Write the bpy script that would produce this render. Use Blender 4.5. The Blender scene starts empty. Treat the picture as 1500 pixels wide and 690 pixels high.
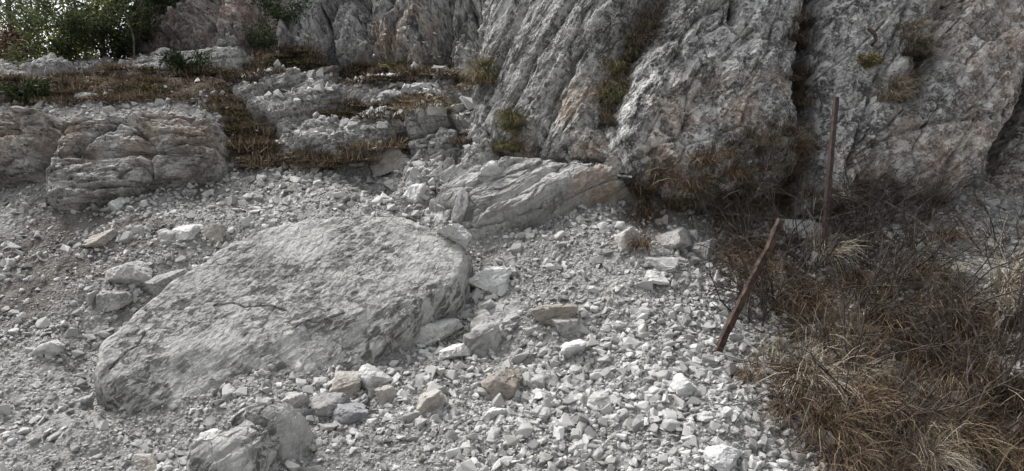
import bpy, math, random
import numpy as np
from mathutils import Vector
from mathutils.bvhtree import BVHTree

SC = bpy.context.scene
COL = SC.collection
rng = np.random.RandomState(7)
random.seed(7)
R = math.radians
F32 = np.float32

# ------------------------------------------------------------------ camera
CAM = np.array([0.0, 0.0, 1.6])
PITCH = R(-4.0)
FPX = 1133.0                                   # focal length in photograph pixels (1500 wide)
cam = bpy.data.cameras.new("camera")
cam.sensor_width = 36.0
cam.lens = 36.0 * FPX / 1500.0
cam.clip_start = 0.05
cam.clip_end = 2000.0
camo = bpy.data.objects.new("camera", cam)
camo.location = CAM
camo.rotation_euler = (R(90) + PITCH, 0, 0)
COL.objects.link(camo)
SC.camera = camo

# ------------------------------------------------------------------ light
SUN_EL, SUN_AZ = R(56), R(-62)                  # azimuth from +Y, negative = left
W = bpy.data.worlds.new("World")
SC.world = W
W.use_nodes = True
nt = W.node_tree
bg = nt.nodes["Background"]
sky = nt.nodes.new("ShaderNodeTexSky")
sky.sky_type = 'NISHITA'
sky.sun_disc = False
sky.sun_elevation = SUN_EL
sky.sun_rotation = SUN_AZ
sky.dust_density = 4.0
sky.air_density = 1.0
hs = nt.nodes.new("ShaderNodeHueSaturation")
hs.inputs["Saturation"].default_value = 0.16
nt.links.new(sky.outputs[0], hs.inputs["Color"])
nt.links.new(hs.outputs[0], bg.inputs["Color"])
bg.inputs["Strength"].default_value = 0.15
sun = bpy.data.lights.new("sun", 'SUN')
sun.energy = 2.0
sun.angle = R(16)
sun.color = (1.0, 0.97, 0.93)
suno = bpy.data.objects.new("sun", sun)
sd = Vector((math.sin(SUN_AZ) * math.cos(SUN_EL), math.cos(SUN_AZ) * math.cos(SUN_EL), math.sin(SUN_EL)))
suno.rotation_euler = sd.to_track_quat('Z', 'Y').to_euler()
suno.location = (0, 0, 30)
COL.objects.link(suno)
SC.view_settings.view_transform = 'Standard'
SC.view_settings.look = 'None'
SC.view_settings.exposure = 0.78
SC.view_settings.gamma = 1.0
SC.cycles.max_bounces = 5
SC.cycles.diffuse_bounces = 3
SC.cycles.glossy_bounces = 2
SC.cycles.transmission_bounces = 2
SC.cycles.transparent_max_bounces = 4

# ------------------------------------------------------------------ pixel <-> world
cp, sp = math.cos(PITCH), math.sin(PITCH)


def ray(u, v):
    x = (np.asarray(u, float) - 750) / FPX
    z = (345 - np.asarray(v, float)) / FPX
    return np.stack([x, cp - z * sp, sp + z * cp], -1)


def at(u, v, Y):
    d = ray(u, v)
    return CAM + d * (np.asarray(Y, float) / d[..., 1])[..., None]


# the slope is steep: distances were first noted down for a gentler one and are brought to it here
DK = [0, 3.4, 4.4, 5.35, 5.75, 6.8, 7.4, 8.7, 9.5, 11, 12.5, 14.5, 16.5, 20, 24]
DV = [0, 3.4, 4.1, 4.64, 4.9, 5.3, 5.5, 5.95, 6.25, 6.8, 7.35, 8.2, 9.0, 10.6, 12.5]


def steep_y(Y):
    return np.interp(Y, DK, DV)


def size_k(y):
    """how much smaller a thing at this distance is than first noted"""
    return float(y / np.interp(y, DV, DK))


def ats(u, v, Y):
    return at(u, v, steep_y(Y))


def proj(P):
    p = np.asarray(P) - CAM
    f = p[..., 1] * cp + p[..., 2] * sp
    up = -p[..., 1] * sp + p[..., 2] * cp
    f = np.where(f < 0.05, 0.05, f)
    return np.stack([750 + FPX * p[..., 0] / f, 345 - FPX * up / f], -1)


# ------------------------------------------------------------------ noise
_r = np.random.RandomState(3)
PERM = _r.permutation(256).astype(np.int32)
PERM = np.concatenate([PERM, PERM, PERM])
G = _r.normal(size=(256, 3)).astype(F32)
G /= np.linalg.norm(G, axis=1)[:, None]
RND = _r.rand(256, 4).astype(F32)


def _hash(ix, iy, iz):
    return PERM[PERM[PERM[ix & 255] + (iy & 255)] + (iz & 255)]


def perlin(P):
    P = np.asarray(P, F32)
    i = np.floor(P).astype(np.int32)
    f = P - i
    w = f * f * f * (f * (f * 6 - 15) + 10)
    out = np.zeros(len(P), F32)
    for dx in (0, 1):
        wx = w[:, 0] if dx else 1 - w[:, 0]
        for dy in (0, 1):
            wy = w[:, 1] if dy else 1 - w[:, 1]
            for dz in (0, 1):
                wz = w[:, 2] if dz else 1 - w[:, 2]
                g = G[_hash(i[:, 0] + dx, i[:, 1] + dy, i[:, 2] + dz)]
                out += wx * wy * wz * (g[:, 0] * (f[:, 0] - dx) + g[:, 1] * (f[:, 1] - dy) + g[:, 2] * (f[:, 2] - dz))
    return out * 1.5


def fbm(P, n=4, gain=0.5):
    P = np.asarray(P, F32)
    o = np.zeros(len(P), F32)
    a = 1.0
    for k in range(n):
        o += a * perlin(P * 2.03 ** k + 17.3 * k)
        a *= gain
    return o


def ridged(P, n=4, gain=0.55):
    P = np.asarray(P, F32)
    o = np.zeros(len(P), F32)
    a = 1.0
    for k in range(n):
        o += a * (0.5 - np.abs(perlin(P * 2.07 ** k + 9.1 * k)))
        a *= gain
    return o


def facet(Q, seed=0, tilt=0.8):
    """cell noise: every cell is a tilted plane; returns height and the distance to the next cell's border"""
    Q = np.asarray(Q, F32) + seed * 31.7
    b = np.floor(Q - 0.5).astype(np.int32)
    n = len(Q)
    f1 = np.full(n, 9, F32); f2 = np.full(n, 9, F32); hh = np.zeros(n, F32)
    for dx in (0, 1):
        for dy in (0, 1):
            for dz in (0, 1):
                c = b + np.array([dx, dy, dz], np.int32)
                h = _hash(c[:, 0], c[:, 1], c[:, 2])
                v = Q - (c + 0.5 + 0.85 * (RND[h, :3] - 0.5))
                d = np.sqrt((v * v).sum(1))
                g = G[(h * 7 + 13) & 255]
                ht = (RND[h, 3] - 0.5) + tilt * (v * g).sum(1)
                near = d < f1
                f2 = np.where(near, f1, np.minimum(f2, d))
                hh = np.where(near, ht, hh)
                f1 = np.where(near, d, f1)
    return hh, f2 - f1


def frame_rot(yaw, pitch, roll=0):
    a, b, c = R(yaw), R(-pitch), R(roll)
    Rz = np.array([[math.cos(a), -math.sin(a), 0], [math.sin(a), math.cos(a), 0], [0, 0, 1]])
    Ry = np.array([[math.cos(b), 0, math.sin(b)], [0, 1, 0], [-math.sin(b), 0, math.cos(b)]])
    Rx = np.array([[1, 0, 0], [0, math.cos(c), -math.sin(c)], [0, math.sin(c), math.cos(c)]])
    return Rz @ Ry @ Rx


def rockdisp(P, rot, stretch, cells, rough, roughscale, warp=0.13):
    """fractured-rock relief in metres; cells = [(size, amplitude, crack depth)]"""
    Q = (P @ rot) / np.asarray(stretch)
    w = np.stack([perlin(P * 1.7 + k * 5.1) for k in (1, 2, 3)], 1) + 0.5 * np.stack([perlin(P * 4.3 + k * 5.1) for k in (4, 5, 6)], 1)
    d = np.zeros(len(P))
    for k, (s, a, cr) in enumerate(cells):
        h, e = facet(Q / s + warp * w, k + 1)
        d += a * h
        if cr:
            m = 0.55 + 0.9 * perlin(P * (0.7 / s) + 3.3)      # cracks open here and close there
            d -= cr * np.clip(m, 0, 1) * np.clip(1 - e / 0.10, 0, 1)
    if rough:
        q = Q / roughscale + 0.3 * w
        d += rough * (ridged(q, 5, 0.6) - 0.45) + rough * 0.35 * fbm(P / (roughscale * 0.33), 3)
    return d


# ------------------------------------------------------------------ polygons in 2-D
def sdist(poly, X):
    """signed distance of the points X to a polygon, positive inside"""
    poly = np.asarray(poly, F32); X = np.asarray(X, F32)
    n = len(poly)
    best = np.full(len(X), 1e9, F32); ins = np.zeros(len(X), bool)
    for i in range(n):
        a, b = poly[i], poly[(i + 1) % n]
        ab = b - a
        t = np.clip(((X - a) @ ab) / max(float(ab @ ab), 1e-9), 0, 1)
        q = X - (a + t[:, None] * ab)
        best = np.minimum(best, (q * q).sum(1))
        c = (a[1] > X[:, 1]) != (b[1] > X[:, 1])
        den = (b[1] - a[1]) if abs(b[1] - a[1]) > 1e-9 else 1e-9
        ins ^= c & (X[:, 0] < (b[0] - a[0]) * (X[:, 1] - a[1]) / den + a[0])
    d = np.sqrt(best)
    return np.where(ins, d, -d)


def linedist(pts, X):
    pts = np.asarray(pts, float)
    best = np.full(len(X), 1e9)
    for i in range(len(pts) - 1):
        a, b = pts[i], pts[i + 1]
        ab = b - a
        t = np.clip(((X - a) @ ab) / max(float(ab @ ab), 1e-9), 0, 1)
        best = np.minimum(best, np.linalg.norm(X - (a + t[:, None] * ab), axis=1))
    return best


# ------------------------------------------------------------------ mesh helpers
def mk(name, V, faces, mat, parent=None, smooth=False, attrs=None, link=True):
    """faces: list of integer arrays (n,3) or (n,4)"""
    me = bpy.data.meshes.new(name)
    V = np.asarray(V, F32)
    me.vertices.add(len(V))
    me.vertices.foreach_set("co", V.ravel())
    loops = np.concatenate([np.asarray(f, np.int32).ravel() for f in faces])
    tot = np.concatenate([np.full(len(f), np.asarray(f).shape[1], np.int32) for f in faces if len(f)])
    start = np.concatenate([[0], np.cumsum(tot)[:-1]]).astype(np.int32)
    me.loops.add(len(loops))
    me.loops.foreach_set("vertex_index", loops)
    me.polygons.add(len(tot))
    me.polygons.foreach_set("loop_start", start)
    me.polygons.foreach_set("loop_total", tot)
    me.polygons.foreach_set("use_smooth", np.full(len(tot), bool(smooth)))
    for k, a in (attrs or {}).items():
        at_ = me.attributes.new(k, 'FLOAT', 'POINT')
        at_.data.foreach_set("value", np.asarray(a, F32))
    me.update(calc_edges=True)
    me.validate()
    if mat:
        me.materials.append(mat)
    o = bpy.data.objects.new(name, me)
    if link:
        COL.objects.link(o)
    if parent:
        o.parent = parent
    return o


def tag(o, label=None, cat=None, group=None, kind=None):
    if label: o["label"] = label
    if cat: o["category"] = cat
    if group: o["group"] = group
    if kind: o["kind"] = kind
    return o


def empty(name, loc, label, cat, group=None):
    o = bpy.data.objects.new(name, None)
    o.empty_display_size = 0.1
    o.location = loc
    COL.objects.link(o)
    return tag(o, label, cat, group)


def copy_tree(o, parent=None):
    c = o.copy()
    COL.objects.link(c)
    c.parent = parent
    for ch in list(o.children):
        copy_tree(ch, c)
    return c


# ------------------------------------------------------------------ materials
class NT:
    def __init__(self, name, rough=0.9):
        self.m = bpy.data.materials.new(name)
        self.m.use_nodes = True
        self.t = self.m.node_tree
        self.b = self.t.nodes["Principled BSDF"]
        self.b.inputs["Roughness"].default_value = rough
        self.b.inputs["Specular IOR Level"].default_value = 0.2
        self.tc = self.t.nodes.new("ShaderNodeTexCoord")

    def n(self, kind, **kw):
        x = self.t.nodes.new(kind)
        for k, v in kw.items():
            setattr(x, k, v)
        return x

    def l(self, a, b):
        self.t.links.new(a, b)

    def mapping(self, scale=(1, 1, 1), rot=(0, 0, 0), loc=(0, 0, 0), src="Object", kind='POINT'):
        m = self.n("ShaderNodeMapping", vector_type=kind)
        m.inputs["Scale"].default_value = scale
        m.inputs["Rotation"].default_value = rot
        m.inputs["Location"].default_value = loc
        self.l(self.tc.outputs[src], m.inputs[0])
        return m.outputs[0]

    def noise(self, vec, scale, detail=6, rough=0.6, dist=0.0):
        x = self.n("ShaderNodeTexNoise")
        x.inputs["Scale"].default_value = scale
        x.inputs["Detail"].default_value = detail
        x.inputs["Roughness"].default_value = rough
        x.inputs["Distortion"].default_value = dist
        self.l(vec, x.inputs["Vector"])
        return x.outputs["Fac"]

    def ramp(self, fac, lo, hi, a=0.0, b=1.0):
        x = self.n("ShaderNodeMapRange")
        x.inputs[1].default_value = lo
        x.inputs[2].default_value = hi
        x.inputs[3].default_value = a
        x.inputs[4].default_value = b
        x.interpolation_type = 'SMOOTHSTEP'
        self.l(fac, x.inputs[0])
        return x.outputs[0]

    def mix(self, fac, a, b, mode='MIX'):
        x = self.n("ShaderNodeMix", data_type='RGBA', blend_type=mode)
        if isinstance(fac, (int, float)): x.inputs[0].default_value = fac
        else: self.l(fac, x.inputs[0])
        for s, i in ((a, 6), (b, 7)):
            if isinstance(s, tuple): x.inputs[i].default_value = (*s, 1)
            else: self.l(s, x.inputs[i])
        return x.outputs[2]

    def math(self, op, a, b=None):
        x = self.n("ShaderNodeMath", operation=op)
        for s, i in ((a, 0), (b, 1)):
            if s is None: continue
            if isinstance(s, (int, float)): x.inputs[i].default_value = s
            else: self.l(s, x.inputs[i])
        return x.outputs[0]

    def attr(self, name):
        x = self.n("ShaderNodeAttribute")
        x.attribute_name = name
        return x.outputs["Fac"]

    def bump(self, height, strength, dist):
        x = self.n("ShaderNodeBump")
        x.inputs["Strength"].default_value = strength
        x.inputs["Distance"].default_value = dist
        self.l(height, x.inputs["Height"])
        self.l(x.outputs[0], self.b.inputs["Normal"])

    def base(self, c):
        self.l(c, self.b.inputs["Base Color"])
        return self.m


def rock_mat(name, light, mid, dark, rot=(0, 0, 0), stretch=(1, 1, 1), sc=1.0, streak=0.6, lichen=0.0, lichen_col=(0.55, 0.55, 0.53),
             patch=0.5, stain=(0.26, 0.20, 0.155), stain_lo=0.62, bump=0.6, fleck=0.0):
    m = NT(name)
    st = m.mapping(scale=tuple(s / sc for s in stretch), rot=(-rot[0], -rot[1], -rot[2]), kind='TEXTURE')
    ob = m.mapping(scale=(sc, sc, sc))
    big = m.noise(ob, 1.6, 5, 0.6, 0.4)
    c = m.mix(m.ramp(big, 0.35, 0.65), mid, light)
    # soft foliation streaks of darker and paler rock
    s1 = m.noise(st, 6.0, 8, 0.68, 0.6)
    c = m.mix(m.math('MULTIPLY', m.ramp(s1, 0.49, 0.57), streak), c, dark)
    s2 = m.noise(st, 17.0, 6, 0.7, 0.3)
    c = m.mix(m.math('MULTIPLY', m.ramp(s2, 0.52, 0.58), streak), c, dark)
    # dark lichen patches with ragged edges
    p1 = m.noise(ob, 3.1, 9, 0.72, 0.8)
    c = m.mix(m.math('MULTIPLY', m.ramp(p1, 0.51, 0.56), patch), c, tuple(0.55 * x + 0.02 for x in dark))
    p2 = m.noise(ob, 24.0, 5, 0.75, 0.3)
    c = m.mix(m.math('MULTIPLY', m.ramp(p2, 0.53, 0.58), patch * 0.8), c, dark)
    # iron stain
    q = m.noise(ob, 1.15, 5, 0.62, 0.6)
    c = m.mix(m.math('MULTIPLY', m.ramp(q, stain_lo, stain_lo + 0.12), 0.75), c, stain)
    sm = m.math('MULTIPLY', m.attr("stain"), m.ramp(m.noise(ob, 7.0, 9, 0.72, 0.8), 0.44, 0.56))
    c = m.mix(m.math('MULTIPLY', sm, 0.72), c, stain)
    # pale crustose lichen
    if lichen:
        l1 = m.noise(ob, 9.0, 7, 0.72, 0.5)
        c = m.mix(m.math('MULTIPLY', m.ramp(l1, 0.52, 0.545), lichen), c, lichen_col)
        l2 = m.noise(ob, 31.0, 4, 0.7, 0.2)
        c = m.mix(m.math('MULTIPLY', m.ramp(l2, 0.55, 0.58), lichen * 0.8), c, lichen_col)
    if lichen > 0.6:                                   # distinct white rosettes
        l3 = m.noise(ob, 4.5, 6, 0.66, 0.4)
        c = m.mix(m.math('MULTIPLY', m.ramp(l3, 0.585, 0.60), 0.85), c, tuple(1.12 * x for x in lichen_col))
    c = m.mix(m.math('MULTIPLY', m.attr("stain"), 0.55), c, m.mix(1.0, c, (1.0, 0.86, 0.76), 'MULTIPLY'))
    if fleck:                                          # clustered dark flecks along the foliation
        zone = m.ramp(m.noise(ob, 1.3, 4, 0.55, 0.5), 0.38, 0.52)
        f1 = m.ramp(m.noise(st, 15.0, 9, 0.78, 0.6), 0.47, 0.545)
        f2 = m.ramp(m.noise(st, 42.0, 5, 0.75, 0.4), 0.48, 0.58)
        c = m.mix(m.math('MULTIPLY', m.math('MULTIPLY', zone, f1), fleck), c, dark)
        c = m.mix(m.math('MULTIPLY', m.math('ADD', m.math('MULTIPLY', zone, 0.35), 0.05), m.math('MULTIPLY', f2, fleck)), c, dark)
    h1 = m.noise(st, 28.0, 8, 0.72, 0.4)
    h2 = m.noise(ob, 60.0, 5, 0.7)
    m.bump(m.math('ADD', h1, m.math('MULTIPLY', h2, 0.5)), bump, 0.03 / sc)
    return m.base(c)


FOL_UP = (0, R(-60), 0)
M_MAIN = rock_mat("lichened_cliff_rock", (0.345, 0.341, 0.334), (0.215, 0.211, 0.206), (0.06, 0.058, 0.056), rot=(0, R(58), 0), stretch=(3, 1, 1), lichen=0.72, lichen_col=(0.50, 0.50, 0.485), patch=0.5, stain_lo=0.68, stain=(0.29, 0.235, 0.20), sc=1.35)
M_LEFTB = rock_mat("foliated_cliff_rock", (0.365, 0.36, 0.348), (0.225, 0.22, 0.212), (0.06, 0.058, 0.055), rot=(0, R(58), 0), stretch=(7, 1, 1), lichen=0.5, patch=0.45, streak=0.7, stain_lo=0.64, sc=1.40)
M_PINK = rock_mat("pinkish_cliff_rock", (0.34, 0.315, 0.295), (0.20, 0.18, 0.168), (0.06, 0.054, 0.052), rot=(0, R(40), 0), stretch=(2, 1, 1), lichen=0.7, lichen_col=(0.46, 0.44, 0.42), stain_lo=0.58, stain=(0.22, 0.17, 0.14), patch=0.6, sc=1.45)
M_BACK = rock_mat("far_cliff_rock", (0.42, 0.417, 0.41), (0.25, 0.247, 0.245), (0.065, 0.062, 0.065), rot=(0, R(80), 0), stretch=(6, 1, 1), sc=1.05, lichen=0.4, streak=0.7, patch=0.5, stain_lo=0.68)
M_RED = rock_mat("reddish_cliff_rock", (0.28, 0.245, 0.23), (0.18, 0.152, 0.14), (0.06, 0.05, 0.047), rot=(0, R(85), 0), stretch=(5, 1, 1), sc=1.08, stain_lo=0.52, stain=(0.20, 0.145, 0.122), lichen=0.3, patch=0.4)
M_SLAB = rock_mat("grey_slab_rock", (0.47, 0.465, 0.45), (0.35, 0.345, 0.33), (0.10, 0.098, 0.092), rot=(0, R(32), 0), stretch=(9, 1, 1), lichen=0.2, patch=0.2, streak=0.5, stain_lo=0.68, sc=1.35)
M_BOULDER = rock_mat("grey_boulder_rock", (0.48, 0.475, 0.455), (0.39, 0.385, 0.368), (0.07, 0.068, 0.063), rot=(0, R(40), 0), stretch=(3.0, 1, 1), lichen=0.35, patch=0.2, streak=0.06, sc=1.58, bump=0.7, fleck=0.85, stain_lo=0.75)
M_LEDGE = rock_mat("brownish_ledge_rock", (0.42, 0.41, 0.395), (0.29, 0.275, 0.26), (0.07, 0.064, 0.06), stretch=(6, 3, 1), stain_lo=0.74, stain=(0.24, 0.20, 0.18), lichen=0.3, patch=0.5, streak=0.6, sc=1.55)
M_RIB = rock_mat("layered_grey_rock", (0.43, 0.425, 0.412), (0.29, 0.285, 0.275), (0.07, 0.067, 0.063), rot=(0, R(15), 0), stretch=(6, 3, 1), lichen=0.35, patch=0.45, streak=0.65, stain_lo=0.7, sc=1.60)


def stone_mat(name, a, b, dark, amt=0.35, stain=0.0):
    m = NT(name)
    ob = m.mapping()
    inf = m.n("ShaderNodeObjectInfo")
    c = m.mix(inf.outputs["Random"], a, b)
    n1 = m.noise(ob, 14.0, 7, 0.7, 0.4)
    c = m.mix(m.math('MULTIPLY', m.ramp(n1, 0.50, 0.60), amt), c, dark)
    n2 = m.noise(ob, 60.0, 4, 0.7)
    c = m.mix(m.math('MULTIPLY', m.ramp(n2, 0.52, 0.60), amt * 0.8), c, dark)
    if stain:
        n3 = m.noise(ob, 4.0, 4, 0.6)
        c = m.mix(m.math('MULTIPLY', m.ramp(n3, 0.48, 0.6), stain), c, (0.26, 0.21, 0.165))
    h = m.noise(ob, 45.0, 7, 0.75)
    m.bump(h, 0.5, 0.02)
    return m.base(c)


M_STONE = stone_mat("pale_limestone", (0.60, 0.595, 0.58), (0.34, 0.335, 0.32), (0.17, 0.167, 0.16))
M_STONE2 = stone_mat("grey_limestone", (0.40, 0.395, 0.385), (0.28, 0.275, 0.27), (0.10, 0.098, 0.095), 0.5)
M_STONE3 = stone_mat("stained_limestone", (0.45, 0.43, 0.40), (0.36, 0.34, 0.31), (0.13, 0.12, 0.11), 0.4, 0.3)
M_STONE4 = stone_mat("bluish_limestone", (0.30, 0.30, 0.31), (0.27, 0.27, 0.28), (0.16, 0.16, 0.17), 0.35)
M_STONE5 = stone_mat("brownish_weathered_limestone", (0.30, 0.28, 0.25), (0.24, 0.22, 0.20), (0.09, 0.085, 0.078), 0.5, 0.3)
M_WHITE = stone_mat("white_limestone", (0.62, 0.62, 0.61), (0.54, 0.54, 0.53), (0.25, 0.25, 0.25), 0.25)


def ground_mat():
    m = NT("scree_ground")
    ob = m.mapping()
    n1 = m.noise(ob, 1.2, 6, 0.6, 0.3)
    c = m.mix(m.ramp(n1, 0.35, 0.65), (0.22, 0.216, 0.207), (0.33, 0.325, 0.31))  # darker than the stones: shade in the gaps between them put into the colour
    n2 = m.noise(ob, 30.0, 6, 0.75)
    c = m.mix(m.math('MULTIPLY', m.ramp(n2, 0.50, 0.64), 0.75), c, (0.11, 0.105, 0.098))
    v = m.n("ShaderNodeTexVoronoi")
    v.inputs["Scale"].default_value = 55
    m.l(ob, v.inputs["Vector"])
    sep = m.n("ShaderNodeSeparateColor")
    m.l(v.outputs["Color"], sep.inputs[0])
    c = m.mix(m.ramp(sep.outputs[0], 0.1, 0.9, 0, 0.35), c, (0.55, 0.545, 0.53))
    e = m.noise(ob, 5.0, 6, 0.65)
    earth = m.mix(m.ramp(e, 0.35, 0.65), (0.10, 0.09, 0.08), (0.20, 0.185, 0.17))
    c = m.mix(m.math('MULTIPLY', m.attr("earth"), 0.95), c, earth)
    so = m.mix(m.ramp(e, 0.35, 0.65), (0.17, 0.12, 0.085), (0.27, 0.21, 0.16))
    c = m.mix(m.attr("clay"), c, so)
    lit = m.mix(m.ramp(m.noise(ob, 9.0, 7, 0.7), 0.35, 0.65), (0.045, 0.035, 0.027), (0.12, 0.095, 0.07))
    c = m.mix(m.attr("litter"), c, lit)
    g = m.attr("gold")
    c = m.mix(g, c, (0.33, 0.21, 0.10))
    h = m.noise(ob, 40.0, 8, 0.75)
    h2 = m.math('MULTIPLY', v.outputs["Distance"], -0.8)
    m.bump(m.math('ADD', h, h2), 0.9, 0.03)
    return m.base(c)


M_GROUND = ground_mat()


def blade_mat(name, cols, rough=0.8, trans=0.15):
    """cols: tip colours picked by the per-blade 'tint' attribute"""
    m = NT(name, rough)
    cr = m.n("ShaderNodeValToRGB")
    el = cr.color_ramp.elements
    el[0].position = 0.0; el[0].color = (*cols[0], 1)
    el[1].position = 1.0; el[1].color = (*cols[-1], 1)
    for i, c in enumerate(cols[1:-1], 1):
        x = el.new(i / (len(cols) - 1)); x.color = (*c, 1)
    inf = m.n("ShaderNodeObjectInfo")
    t = m.math('ADD', m.attr("tint"), m.ramp(inf.outputs["Random"], 0, 1, -0.28, 0.24))
    m.l(t, cr.inputs[0])
    if trans > 0.3:                                  # thin leaves let light through
        tb = m.n("ShaderNodeBsdfTranslucent"); mx = m.n("ShaderNodeMixShader")
        m.l(cr.outputs[0], tb.inputs["Color"])
        mx.inputs[0].default_value = trans
        m.l(m.b.outputs[0], mx.inputs[1]); m.l(tb.outputs[0], mx.inputs[2])
        m.l(mx.outputs[0], m.t.nodes["Material Output"].inputs["Surface"])
    return m.base(cr.outputs[0])


M_STRAW = blade_mat("dry_straw", [(0.10, 0.08, 0.06), (0.22, 0.18, 0.13), (0.36, 0.31, 0.235), (0.50, 0.46, 0.38)])
M_ORANGE = blade_mat("rusty_dry_grass", [(0.04, 0.028, 0.02), (0.10, 0.068, 0.045), (0.185, 0.128, 0.08), (0.29, 0.22, 0.145)])
M_BROWN = blade_mat("brown_dry_grass", [(0.022, 0.017, 0.013), (0.055, 0.04, 0.03), (0.12, 0.092, 0.066), (0.33, 0.28, 0.21)])
M_HEATH = blade_mat("brown_heath", [(0.06, 0.047, 0.034), (0.125, 0.097, 0.068), (0.195, 0.152, 0.105), (0.29, 0.24, 0.165)])
M_GREENISH = blade_mat("olive_grass", [(0.04, 0.04, 0.018), (0.09, 0.085, 0.035), (0.16, 0.14, 0.065), (0.24, 0.20, 0.11)])
M_GREENPL = blade_mat("dark_green_needles", [(0.018, 0.028, 0.014), (0.03, 0.045, 0.02), (0.05, 0.07, 0.03), (0.07, 0.09, 0.04)])
M_LEAF = blade_mat("evergreen_leaves", [(0.08, 0.095, 0.04), (0.18, 0.20, 0.075), (0.32, 0.34, 0.12), (0.50, 0.51, 0.20)], trans=0.62)
M_LEAFD = blade_mat("dark_evergreen_leaves", [(0.03, 0.04, 0.022), (0.06, 0.075, 0.038), (0.10, 0.12, 0.055), (0.18, 0.195, 0.09)], trans=0.45)


def plain_mat(name, a, b, scale=20, rough=0.85, bump=0.4):
    m = NT(name, rough)
    n = m.noise(m.mapping(), scale, 6, 0.65)
    m.bump(n, bump, 0.01)
    return m.base(m.mix(m.ramp(n, 0.35, 0.65), a, b))


M_TWIG = plain_mat("dark_twig_bark", (0.035, 0.028, 0.025), (0.09, 0.075, 0.065))
M_TWIGP = plain_mat("purplish_twig_bark", (0.045, 0.033, 0.033), (0.10, 0.078, 0.075))
M_BARK = plain_mat("grey_brown_bark", (0.05, 0.043, 0.038), (0.13, 0.115, 0.10), 12)
M_RUST = plain_mat("rusty_iron", (0.026, 0.02, 0.018), (0.095, 0.062, 0.05), 22, 0.85, 0.9)
M_RUSTD = plain_mat("dark_weathered_iron", (0.045, 0.036, 0.034), (0.09, 0.065, 0.058), 35, 0.7, 0.5)
M_ZINC = plain_mat("dull_zinc_strip", (0.16, 0.16, 0.16), (0.28, 0.28, 0.28), 35, 0.6, 0.2)

# ------------------------------------------------------------------ the ground
GC = [  # photograph pixel and distance of points on the ground
    (0, 690, 3.6), (300, 690, 3.5), (750, 690, 3.4), (1100, 690, 3.45), (1300, 690, 3.5), (1500, 690, 3.6),
    (0, 560, 4.6), (150, 600, 4.2), (300, 620, 4.05), (450, 600, 4.2), (750, 560, 4.4), (1100, 540, 4.55), (1300, 560, 4.4), (1500, 560, 4.4),
    (1500, 430, 5.2), (1300, 430, 5.45), (1150, 430, 5.5), (950, 430, 5.5), (750, 450, 5.35), (600, 500, 5.0),
    (0, 430, 6.0), (100, 400, 6.5), (250, 420, 6.3), (0, 340, 7.7), (120, 340, 7.6), (270, 345, 7.0),
    (0, 285, 9.2), (300, 290, 8.7), (440, 318, 6.6), (560, 308, 6.7), (680, 345, 6.3), (400, 280, 8.9),
    (720, 390, 6.2), (850, 350, 6.75), (930, 340, 6.8), (1040, 330, 6.8), (1200, 340, 6.75), (1330, 340, 6.8), (1430, 310, 7.7), (1500, 275, 8.6), (1450, 370, 6.4),
    (560, 265, 9.0), (450, 245, 9.8), (360, 240, 10.1), (650, 260, 8.8), (600, 205, 10.6), (500, 205, 10.9), (400, 190, 11.2), (680, 190, 10.9),
    (420, 150, 12.4), (550, 150, 12.6), (440, 115, 14.4), (600, 115, 14.6), (690, 145, 12.8),
    (330, 180, 11.2), (340, 140, 12.4), (200, 150, 11.4), (60, 155, 11.4), (-100, 160, 11.4), (200, 112, 14.0), (60, 115, 14.2), (0, 98, 16.4), (200, 88, 16.6), (330, 82, 16.4), (100, 97, 17.2),
    (-150, 100, 16), (-250, 300, 8.7), (-250, 500, 5.4), (-150, 690, 3.7), (1700, 690, 3.7), (1700, 500, 4.8), (1700, 300, 8.2),
    (350, 88, 18.5), (250, 90, 19.5),
]
gp = np.array([ats(u, v, y) for u, v, y in GC])
extra = np.array([(-9, 13, 2.2), (-13, 13, 1.6), (-5, 13, 2.9), (0, 13, 3.8), (5, 12, 3.5), (9, 9, 3.4), (9, 5.5, 2.3), (9, 3, 1.2), (-9, 3, 0.4), (-11, 6, 1.3),
                  (0, -1, -0.9), (5, -1, -0.7), (-6, -1, -0.9), (9, -1, 0.0), (-10, -1, -0.7), (3.5, 7.5, 2.6), (6, 7.5, 2.8), (0, 1.5, -0.45), (3, 1.5, -0.35), (-3, 1.5, -0.45)], float)
gp = np.concatenate([gp, extra])


def tps_fit(P, lam=0.002):
    n = len(P)
    d = np.linalg.norm(P[:, None, :2] - P[None, :, :2], axis=2)
    K = np.where(d > 1e-6, d * d * np.log(d + 1e-9), 0) + lam * n * np.eye(n)
    A = np.zeros((n + 3, n + 3))
    A[:n, :n] = K
    A[:n, n] = 1; A[:n, n + 1:] = P[:, :2]
    A[n, :n] = 1; A[n + 1:, :n] = P[:, :2].T
    b = np.concatenate([P[:, 2], [0, 0, 0]])
    return np.linalg.solve(A, b)


TW = tps_fit(gp)


def h0(x, y):
    x = np.asarray(x, float).ravel(); y = np.asarray(y, float).ravel()
    xc = np.clip(x, -13, 9.5); yc = np.clip(y, -1.5, 13)
    o = TW[-3] + TW[-2] * xc + TW[-1] * yc
    for i in range(len(gp)):
        d2 = (xc - gp[i, 0]) ** 2 + (yc - gp[i, 1]) ** 2
        o += TW[i] * 0.5 * d2 * np.log(d2 + 1e-12)
    return o - 0.45 * np.clip(y - 13, 0, 60) - 0.2 * np.abs(x - xc).clip(0, 30) * (y > 11)


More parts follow.
